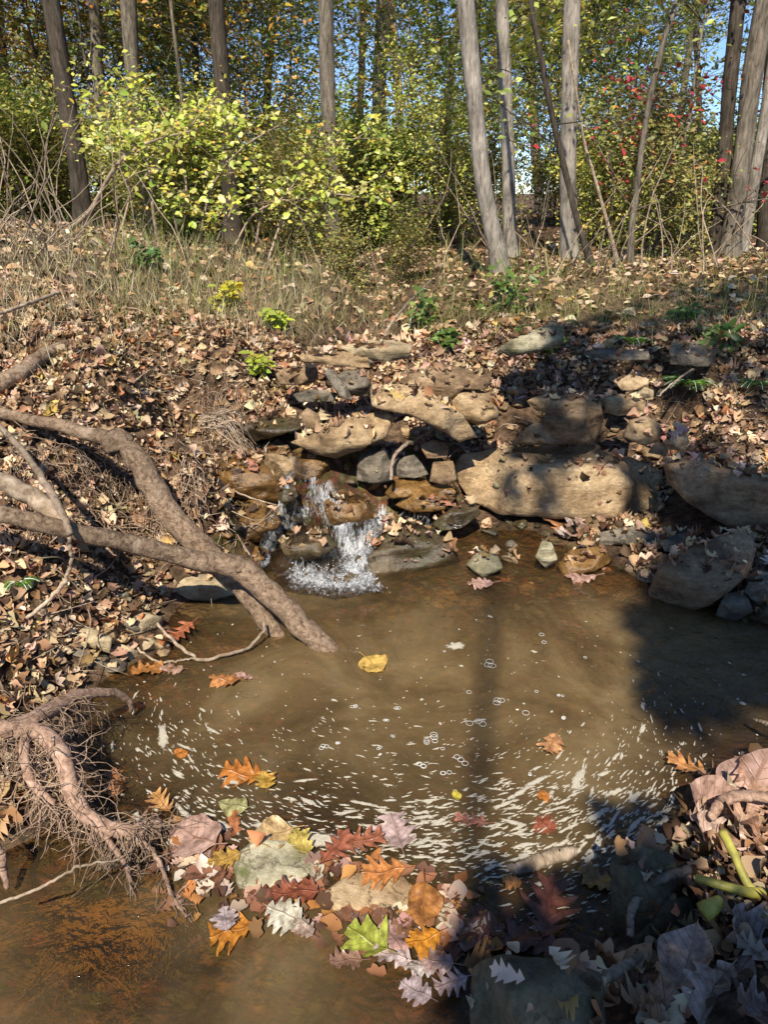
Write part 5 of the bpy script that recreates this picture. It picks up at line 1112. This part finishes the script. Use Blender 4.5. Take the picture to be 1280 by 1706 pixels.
for i, (u, Y, r_, m_) in enumerate([(20, 18, 7, 'barkdark'), (295, 20, 7, 'bark'), (330, 16, 6, 'barkdark'), (455, 22, 6, 'barkdark'), (612, 20, 6, 'barkdark'), (678, 20, 7, 'barkpale'), (745, 18, 6, 'bark'), (900, 24, 8, 'bark'), (1130, 25, 6, 'bark'), (1165, 20, 5, 'bark'), (-120, 12, 14, 'bark'), (1420, 11, 14, 'bark')]):
    hero_tree('thin distant trunk among the far foliage of the wood', [(u, 400), (u + random.uniform(-14, 14), 200), (u + random.uniform(-34, 34), 0)], Y, r_, m_, [0, 1, 3, 2][i % 4], seed=40 + i, group='distant trunks', branches=1, bare=True)

# understory trees, bushes
US = [understory('understory_tree', 51, 5.5, GREEN, GW, .085, 6, spread=.09), understory('understory_tree', 52, 6.5, OLIVE, OW, .085, 5, spread=.09), understory('understory_tree', 53, 4.5, YG, YW, .085, 4), understory('understory_tree', 54, 5.5, ORANGE, ORW, .085, 3), understory('understory_tree', 55, 4.0, REDP, RW, .07, 2, kids=4)]
seen = set()
def us(k, u, Y, sc, label, group=None):
    p = at_y(u, 400, Y); put(US[k], k not in seen, p[0], Y, random.uniform(0, 6.28), sc, label, 'tree', group); seen.add(k)
us(4, 1085, 8.4, .78, 'small tree with scattered red leaves against blue sky, right')
us(3, 430, 13.5, 1.0, 'orange leaved young tree behind the yellow green shrub')
us(3, 690, 19, 1.1, 'orange brown tree showing high beside the pale upper trunk')
us(2, 735, 10.5, .42, 'low yellow green sapling left of the bent pale tree')
us(2, 900, 15, .8, 'yellow green tree between the two pale trunks')
us(0, 655, 12, .6, 'green bushy sapling right of the tall grey trunk')
r = np.random.default_rng(77)
for i in range(20):
    Y = r.uniform(12, 34); u = r.uniform(-80, 1360); k = int(r.choice([0, 0, 0, 1, 1, 2, 2, 3]))
    if 1080 < u < 1200 or 545 < u < 625 or 665 < u < 750: continue
    us(k, u, Y, r.uniform(.75, 1.3), ['leafy green understory tree deep in the wood', 'olive leaved understory tree deep in the wood', 'yellow green understory tree deep in the wood', 'orange tinted understory tree deep in the wood'][k], 'understory trees deep in the wood')
for i in range(17):
    Y = r.uniform(12, 24); u = r.uniform(-60, 520) if i < 11 else r.uniform(790, 1070); k = int(r.choice([0, 1, 1, 2, 3])) if i < 11 else int(r.choice([0, 1, 2]))
    us(k, u, Y, r.uniform(.8, 1.15), ['leafy green understory tree deep in the wood', 'olive leaved understory tree deep in the wood', 'yellow green understory tree deep in the wood', 'orange tinted understory tree deep in the wood'][k], 'understory trees deep in the wood')
BU = [understory('bush', 61, 1.3, GREEN, GW, .05, 4, kids=5, r0=.012, first=.05, spread=.09), understory('bush', 62, 1.5, OLIVE, OW, .05, 3, kids=5, r0=.012, first=.05, spread=.1), understory('bush', 63, 1.2, YG, YW, .05, 3, kids=4, r0=.012, first=.05, spread=.09)]
seenb = set()
for i in range(70):
    Y = r.uniform(7.2, 17); u = r.uniform(-60, 1340); k = int(r.choice([0, 0, 1, 1, 1, 2]))
    if Y < 10.5 and 770 < u < 1010: continue
    if (u < 260 or u > 1120) and Y < 9.8: Y += 3
    if 545 < u < 720 and Y < 9.5: Y += 3
    p = at_y(u, 400, Y); put(BU[k], k not in seenb, p[0], Y, r.uniform(0, 6.28), r.uniform(.6, 1.25), ['low green bush in the undergrowth at the wood edge', 'low olive bush in the undergrowth at the wood edge', 'low yellow green bush in the undergrowth at the wood edge'][k], 'bush', 'bushes of the undergrowth'); seenb.add(k)

for i, (u, Y, sc_) in enumerate([(560, 6.9, .4), (668, 7.2, .45)]):
    p = at_y(u, 400, Y); o = copy_tree(BU[1]); o.location = (p[0], Y, ground_z(p[0], Y)); o.rotation_euler = (0, 0, i * 1.7); o.scale = (sc_,) * 3
    tag(o, 'small olive bush overhanging the dark gully behind the stones', 'bush', 'bushes over the gully')

# the large sunlit yellow green shrub on the left bank
sh = empty('shrub', at_y(330, 400, 7.0)); sh.location.z = ground_z(sh.location.x, 7.0); tag(sh, 'large sunlit yellow green shrub arching over the left bank', 'shrub'); s0 = np.array(sh.location)
r = np.random.default_rng(5); mb = MB(); tips = []
STEMS = [([(110, 410), (150, 350), (190, 280), (240, 240), (330, 215)], 6.6, .022), ([(262, 395), (252, 330), (250, 290), (230, 250), (180, 215)], 6.8, .017), ([(255, 390), (240, 300), (300, 230), (360, 160)], 7.0, .014), ([(330, 400), (350, 320), (400, 250), (480, 200)], 7.1, .014), ([(420, 410), (440, 340), (480, 280), (550, 240), (600, 230)], 7.2, .013), ([(440, 400), (480, 350), (540, 325), (600, 330), (628, 350)], 6.9, .012), ([(300, 400), (310, 310), (290, 230), (250, 150)], 7.2, .013), ([(350, 400), (390, 330), (370, 230), (380, 150)], 7.3, .013), ([(380, 405), (420, 360), (470, 330), (500, 290)], 6.8, .011), ([(200, 400), (215, 310), (180, 220), (200, 165)], 7.4, .012), ([(300, 395), (290, 350), (310, 340), (330, 300)], 6.7, .01)]
for spec, Y, r0 in STEMS:
    P = np.array([at_y(u, v, Y + .25 * r.normal() * i / len(spec)) for i, (u, v) in enumerate(spec)]); P[0, 2] = ground_z(P[0, 0], P[0, 1]) - .03; Q = smoothpath(P, 18) - s0
    add_tube(mb, Q, np.linspace(r0, r0 * .3, 18), 7, .1, cap=False)
    for j in range(8):
        i = r.integers(8, 18); az = r.uniform(0, 6.28); grow(mb, tips, Q[i].copy(), np.array([math.cos(az), math.sin(az) * .8, r.uniform(-.2, .5)]), r.uniform(.2, .55), r0 * .25, 1, 2, r, 5, -.01, .2, 3, .3)
mb.build('stems', M['deadwood'], sh)
V, Fo, c = leaves_at(tips[::2], 3, .048, .065, YG, YW, r, OVATE, OVAF); mesh_np('foliage', V, [Fo], M['leaf'], sh, c, smooth=False)

# ferns and small plants
def fern(label, u, v, scale, seed, nf=7, az0=0, spread=2.6):
    p = hit_px(u, v); r = np.random.default_rng(seed); root = empty('fern', p); tag(root, label, 'fern')
    for f in range(nf):
        az = az0 + (f / max(1, nf - 1) - .5) * spread + r.normal(0, .12); Ln = scale * r.uniform(.75, 1.1); t = np.linspace(0, 1, 20); out = np.array([math.sin(az), -math.cos(az), 0])
        P = out * (t * Ln)[:, None] + np.stack([0 * t, 0 * t, Ln * (.75 * t - .72 * t ** 2)], 1); mb = MB(); add_tube(mb, P, np.linspace(.0022, .0007, 20), 4, cap=False)
        side = np.cross(out, [0, 0, 1]); n = 17; pts = []; yaws = []; szs = []
        for i in range(2, 20):
            for s in (-1, 1):
                w = scale * .24 * math.sin(PI * min(1, (i / 20) ** .7)) + .004; pts.append(P[i]); d = side * s + out * .35; yaws.append(math.atan2(d[1], d[0])); szs.append(w)
        n = len(pts); NN = np.tile([0, 0, 1.0], (n, 1)) + r.normal(0, .15, (n, 3)); V, Fo, c = scatter(np.array(pts), NN, np.array(szs), np.array(yaws), DIAMOND * [.75, 1, 1], DIAF, palette([(.10, .20, .03), (.15, .26, .04), (.2, .28, .06)], [3, 3, 1], n, .12)); mb.add(V, Fo, c)
        mb.build('frond', M['leaf'], root, withcol=True, smooth=False)
    return root
fern('bright green fern hanging over the leaves of the right bank', 1150, 640, .17, 1, 7, -.5, 2.2)
fern('small green fern on the right bank above the thin grey slab', 1055, 570, .17, 2, 6, -.3)
fern('tiny fern at the left edge among shaded leaves', 30, 970, .07, 3, 6, .4)
fern('fern at the far right edge above leaf litter', 1262, 640, .14, 4, 6, -.9)
def herb(label, u, v, scale, seed, pal=None, leaf=.036, ns=7, cat='plant'):
    p = hit_px(u, v); r = np.random.default_rng(seed); root = empty('leafy_plant', p); tag(root, label, cat); mb = MB(); tips = []
    for i in range(ns):
        grow(mb, tips, np.zeros(3), np.array([r.normal(0, .5), r.normal(0, .5), 1]), scale * r.uniform(.6, 1.1), .003, 1, 2, r, 5, .02, .15, 2, .3)
    mb.build('stems', M['twig'], root); V, Fo, c = leaves_at(tips, 1, leaf, .012, pal or [(.09, .16, .03), (.15, .21, .04), (.22, .26, .06)], [3, 2, 1], r, OVATE, OVAF); mesh_np('foliage', V, [Fo], M['leaf'], root, c, smooth=False); return root
herb('leafy green weed at the foot of the mossy pale stone', 890, 588, .16, 1)
herb('bright green weed on the bank above the stone stack', 712, 540, .2, 2)
herb('green weed right of the bright one above the stack', 740, 576, .12, 3)
herb('green plant in sun at the foot of the bent pale tree', 855, 520, .26, 4, leaf=.045)
herb('yellow green sprig at the edge of the left bank', 428, 625, .12, 5, pal=[(.36, .42, .04), (.30, .36, .05), (.42, .42, .08)])
herb('yellow green sprig overhanging the upper bank edge', 460, 545, .14, 6, pal=[(.36, .42, .04), (.30, .36, .05), (.42, .42, .08)])
herb('yellow weed on the left slope', 378, 520, .16, 7, pal=[(.55, .45, .04), (.45, .40, .06), (.30, .32, .05)])
herb('dark green weed under the yellow green shrub', 240, 445, .16, 8, pal=[(.08, .16, .04), (.12, .2, .05), (.1, .12, .04)])
herb('green seedling at the right edge near the fern', 1200, 595, .16, 9, leaf=.048, ns=3)
herb('green ground plant right of the small fern', 1140, 545, .14, 10)

# grasses and dry stems (uncountable)
BLADE = np.array([(-.012, 0, 0), (.012, 0, 0), (-.010, .4, .04), (.010, .4, .04), (-.006, .75, .14), (.006, .75, .14), (-.001, 1, .28), (.001, 1, .28)]); BLF = np.array([(0, 1, 3, 2), (2, 3, 5, 4), (4, 5, 7, 6)])
def grass(n, fn, lo, hi, pal, w, wide=1.0, lean=.35):
    P = []
    while len(P) < n:
        u, v = fn(); p = None
        h = TBV.ray_cast(Vector(CAM), Vector(ray(u, v)).normalized())
        if h[0] is None or h[0].z < .03: continue
        P.append(np.array(h[0]) + [RNG.normal(0, .05), RNG.normal(0, .12), 0])
    P = np.array(P)
    for i in range(n): P[i, 2] = ground_z(P[i, 0], P[i, 1]) - .01
    up = np.tile([0, 0, 1.0], (n, 1)) + RNG.normal(0, lean, (n, 3)); up /= np.linalg.norm(up, axis=1)[:, None]
    fwd = RNG.normal(0, 1, (n, 3)); fwd -= up * (fwd * up).sum(1)[:, None]; fwd /= np.linalg.norm(fwd, axis=1)[:, None]; X = np.cross(up, fwd); sz = RNG.uniform(lo, hi, n)
    wd = wide * np.maximum(1, np.linalg.norm(P - CAM, axis=1) / 6)
    V = P[:, None] + sz[:, None, None] * (BLADE[None, :, 0:1] * wd[:, None, None] * X[:, None] + BLADE[None, :, 1:2] * up[:, None] + BLADE[None, :, 2:3] * 1.5 * fwd[:, None])
    Fo = (BLF[None] + (np.arange(n) * 8)[:, None, None]).reshape(-1, 4); return V.reshape(-1, 3), Fo, np.repeat(palette(pal, w, n), 8, 0)
GRP = [(.38, .32, .13), (.24, .27, .06), (.46, .38, .2), (.17, .22, .045), (.30, .30, .08)]; GRW = [2.5, 3.5, 1.5, 3, 2]
mb = MB()
def z1():
    t = RNG.uniform(); return RNG.uniform(180, 640), 400 + 150 * t
def z2(): return RNG.uniform(-20, 420), RNG.uniform(360, 520)
def z3(): return RNG.uniform(640, 1300), RNG.uniform(425, 560)
def z4(): return RNG.uniform(150, 1000), RNG.uniform(395, 470)
def z5(): return RNG.uniform(380, 660), RNG.uniform(440, 560)
def z6(): return RNG.uniform(-20, 560), RNG.uniform(370, 540) if RNG.uniform() < .8 else RNG.uniform(500, 620)
STRAW = [(.56, .47, .27), (.46, .38, .2), (.36, .34, .12), (.62, .54, .36), (.3, .22, .12)]
for n, z, lo, hi in ((3000, z1, .05, .15), (1600, z2, .05, .16), (4600, z3, .05, .15), (500, z4, .12, .35), (4200, z6, .05, .17), (1800, z5, .05, .14)): mb.add(*grass(n, z, lo, hi, STRAW if z in (z2, z6, z5) else GRP, [3, 3, 2, 2, 1.5] if z in (z2, z6, z5) else GRW))
tag(mb.build('grass', M['grass'], withcol=True), 'thin green and straw coloured grass fringing the banks', 'grass', kind='stuff')
bs = MB(); r = np.random.default_rng(71)
for i in range(125):
    u = r.uniform(-30, 1300); v = r.uniform(370, 450) if u < 520 else r.uniform(420, 465)
    if i < 40: u, v = r.uniform(-30, 130), r.uniform(340, 440)
    h = TBV.ray_cast(Vector(CAM), Vector(ray(u, v)).normalized())
    if h[0] is None: continue
    p = np.array(h[0]); d = np.array([r.normal(0, .5), r.normal(0, .4), 1]); Ln = r.uniform(.4, 1.3); pts = [p.copy()]
    for j in range(6): d /= np.linalg.norm(d); p = p + d * Ln / 6; d = d + r.normal(0, .16, 3) + [0, 0, -.06]; pts.append(p.copy())
    add_tube(bs, np.array(pts), np.linspace(r.uniform(.004, .008), .002, 7), 4, cap=False)
tag(bs.build('brushwood', M['deadwood']), 'thin bare stems and brambles along the wood edge', 'brushwood', kind='stuff')

tw = MB(); r = np.random.default_rng(99)
for i in range(900):
    u, v = (r.uniform(-20, 430), r.uniform(500, 1130)) if r.uniform() < .6 else (r.uniform(700, 1300), r.uniform(540, 800))
    h = TBV.ray_cast(Vector(CAM), Vector(ray(u, v)).normalized())
    if h[0] is None or h[0].z < .03: continue
    p = np.array(h[0]) + [0, 0, .012]; a_ = r.uniform(0, 2 * PI); ln = r.gamma(2, .045); d = np.array([math.cos(a_), math.sin(a_), r.normal(0, .25)]) * ln; q = p + d; q[2] = max(q[2], ground_z(q[0], q[1]) + .008)
    add_tube(tw, smoothpath([p, (p + q) / 2 + r.normal(0, .12, 3) * ln, q], 6), np.linspace(r.uniform(.0012, .0035), .0009, 6), 5, cap=False)
tag(tw.build('fallen_twigs', M['deadwood']), 'fine fallen twigs mixed into the leaf litter', 'twigs', kind='stuff')

# far wood that reads as one mass
fw = MB(); n = 2600; X = RNG.uniform(-60, 60, n); Y = RNG.uniform(36, 70, n); hh = RNG.gamma(1.6, 1.0, n); P = np.stack([X, Y, 1.2 + hh], 1); NN = RNG.normal(0, .6, (n, 3)); NN[:, 2] += .4; NN[:, 1] -= .5
V, Fo, c = scatter(P, NN, RNG.uniform(.25, .5, n), RNG.uniform(0, 6.28, n), DIAMOND * [1.4, 1, 1], DIAF, palette(GREEN + OLIVE, GW + OW, n)); fw.add(V, Fo, c)
tag(fw.build('far_woods', M['leaf'], withcol=True, smooth=False), 'far foliage of the wood closing the view', 'woods', kind='stuff')

# unseen trees behind the viewer, crown leaves placed to shape the shade at right
def shade_tree(label, base, regions, leaf, seed, r0, height):
    r = np.random.default_rng(seed); root = empty('tree', base); b = np.array(base); tag(root, label, 'tree'); mb = MB()
    P = smoothpath([(0, 0, -.2), (.02, .03, height * .3), (-.03, -.05, height * .65), (0, 0, height)], 30); add_tube(mb, P, np.linspace(r0, r0 * .45, 30), 10, .1, seed=seed); mb.build('trunk', M['bark'], root)
    pts = []
    for poly_, z, t0, t1, n in regions:
        poly_ = pl(poly_); A = np.array(poly_); k = 0; reg = []
        while k < n:
            q = r.uniform(A.min(0), A.max(0))
            if not inpoly(q[0], q[1], poly_): continue
            reg.append(at_z(q[0], q[1], z) + S * r.uniform(t0, t1) + r.normal(0, .02, 3)); k += 1
        reg = np.array(reg); pts.append(reg); c = reg.mean(0) - b; j = np.argmin(np.abs(P[:, 2] - (c[2] - .6))); lm = MB()
        add_tube(lm, smoothpath([P[j], (P[j] + c) / 2 + [0, 0, .15], c], 10), np.linspace(r0 * .3, .012, 10), 6, .1)
        for q in reg[::max(1, n // 14)]: add_tube(lm, smoothpath([c, (c + q - b) / 2 + r.normal(0, .03, 3), q - b], 6), np.linspace(.009, .003, 6), 4, cap=False)
        lm.build('limb', M['bark'], root)
    tips = [(q - b, None) for q in np.concatenate(pts)]
    V, Fo, c = leaves_at(tips, 1, leaf, .01, GREEN, GW, r, OVATE, OVAF); mesh_np('crown', V, [Fo], M['leaf'], root, c, smooth=False)
def gb(x, y): return (x, y, ground_z(x, y))
shade_tree('slim tree behind the viewer, trunk casting a band, crown added to shade lower right', gb(-.69, -4.2), [
    ('775,1500 900,1480 1010,1460 1090,1440 1130,1500 1330,1520 1330,1760 775,1760', .05, 3.6, 5.2, 300),  # added crown stands in for the shadow of the viewer
    ('980,1450 1080,1370 1120,1330 1090,1430', .0, 4, 5, 22)], .085, 3, .034, 9)
shade_tree('broad leafy tree behind the viewer shading the right bank and boulders', gb(1.3, -5.0), [
    ('1090,1045 1110,900 1190,880 1330,900 1340,1140 1105,1180', .05, 6.0, 8.0, 800),
    ('1110,900 1030,800 1110,760 1330,840 1330,950', .15, 6.5, 8.5, 260),
    ('890,740 905,640 1000,640 1020,745', .4, 6.5, 8.5, 200),
    ('830,830 870,770 930,790 960,850', .15, 6.5, 8, 18),
    ('940,600 850,560 950,540 1280,500 1330,620 1100,600', .68, 7, 9, 420),
    ('860,540 1330,440 1330,520', .8, 7, 9, 220)], .10, 4, .11, 11)
print('BUILD DONE', len(bpy.data.objects))
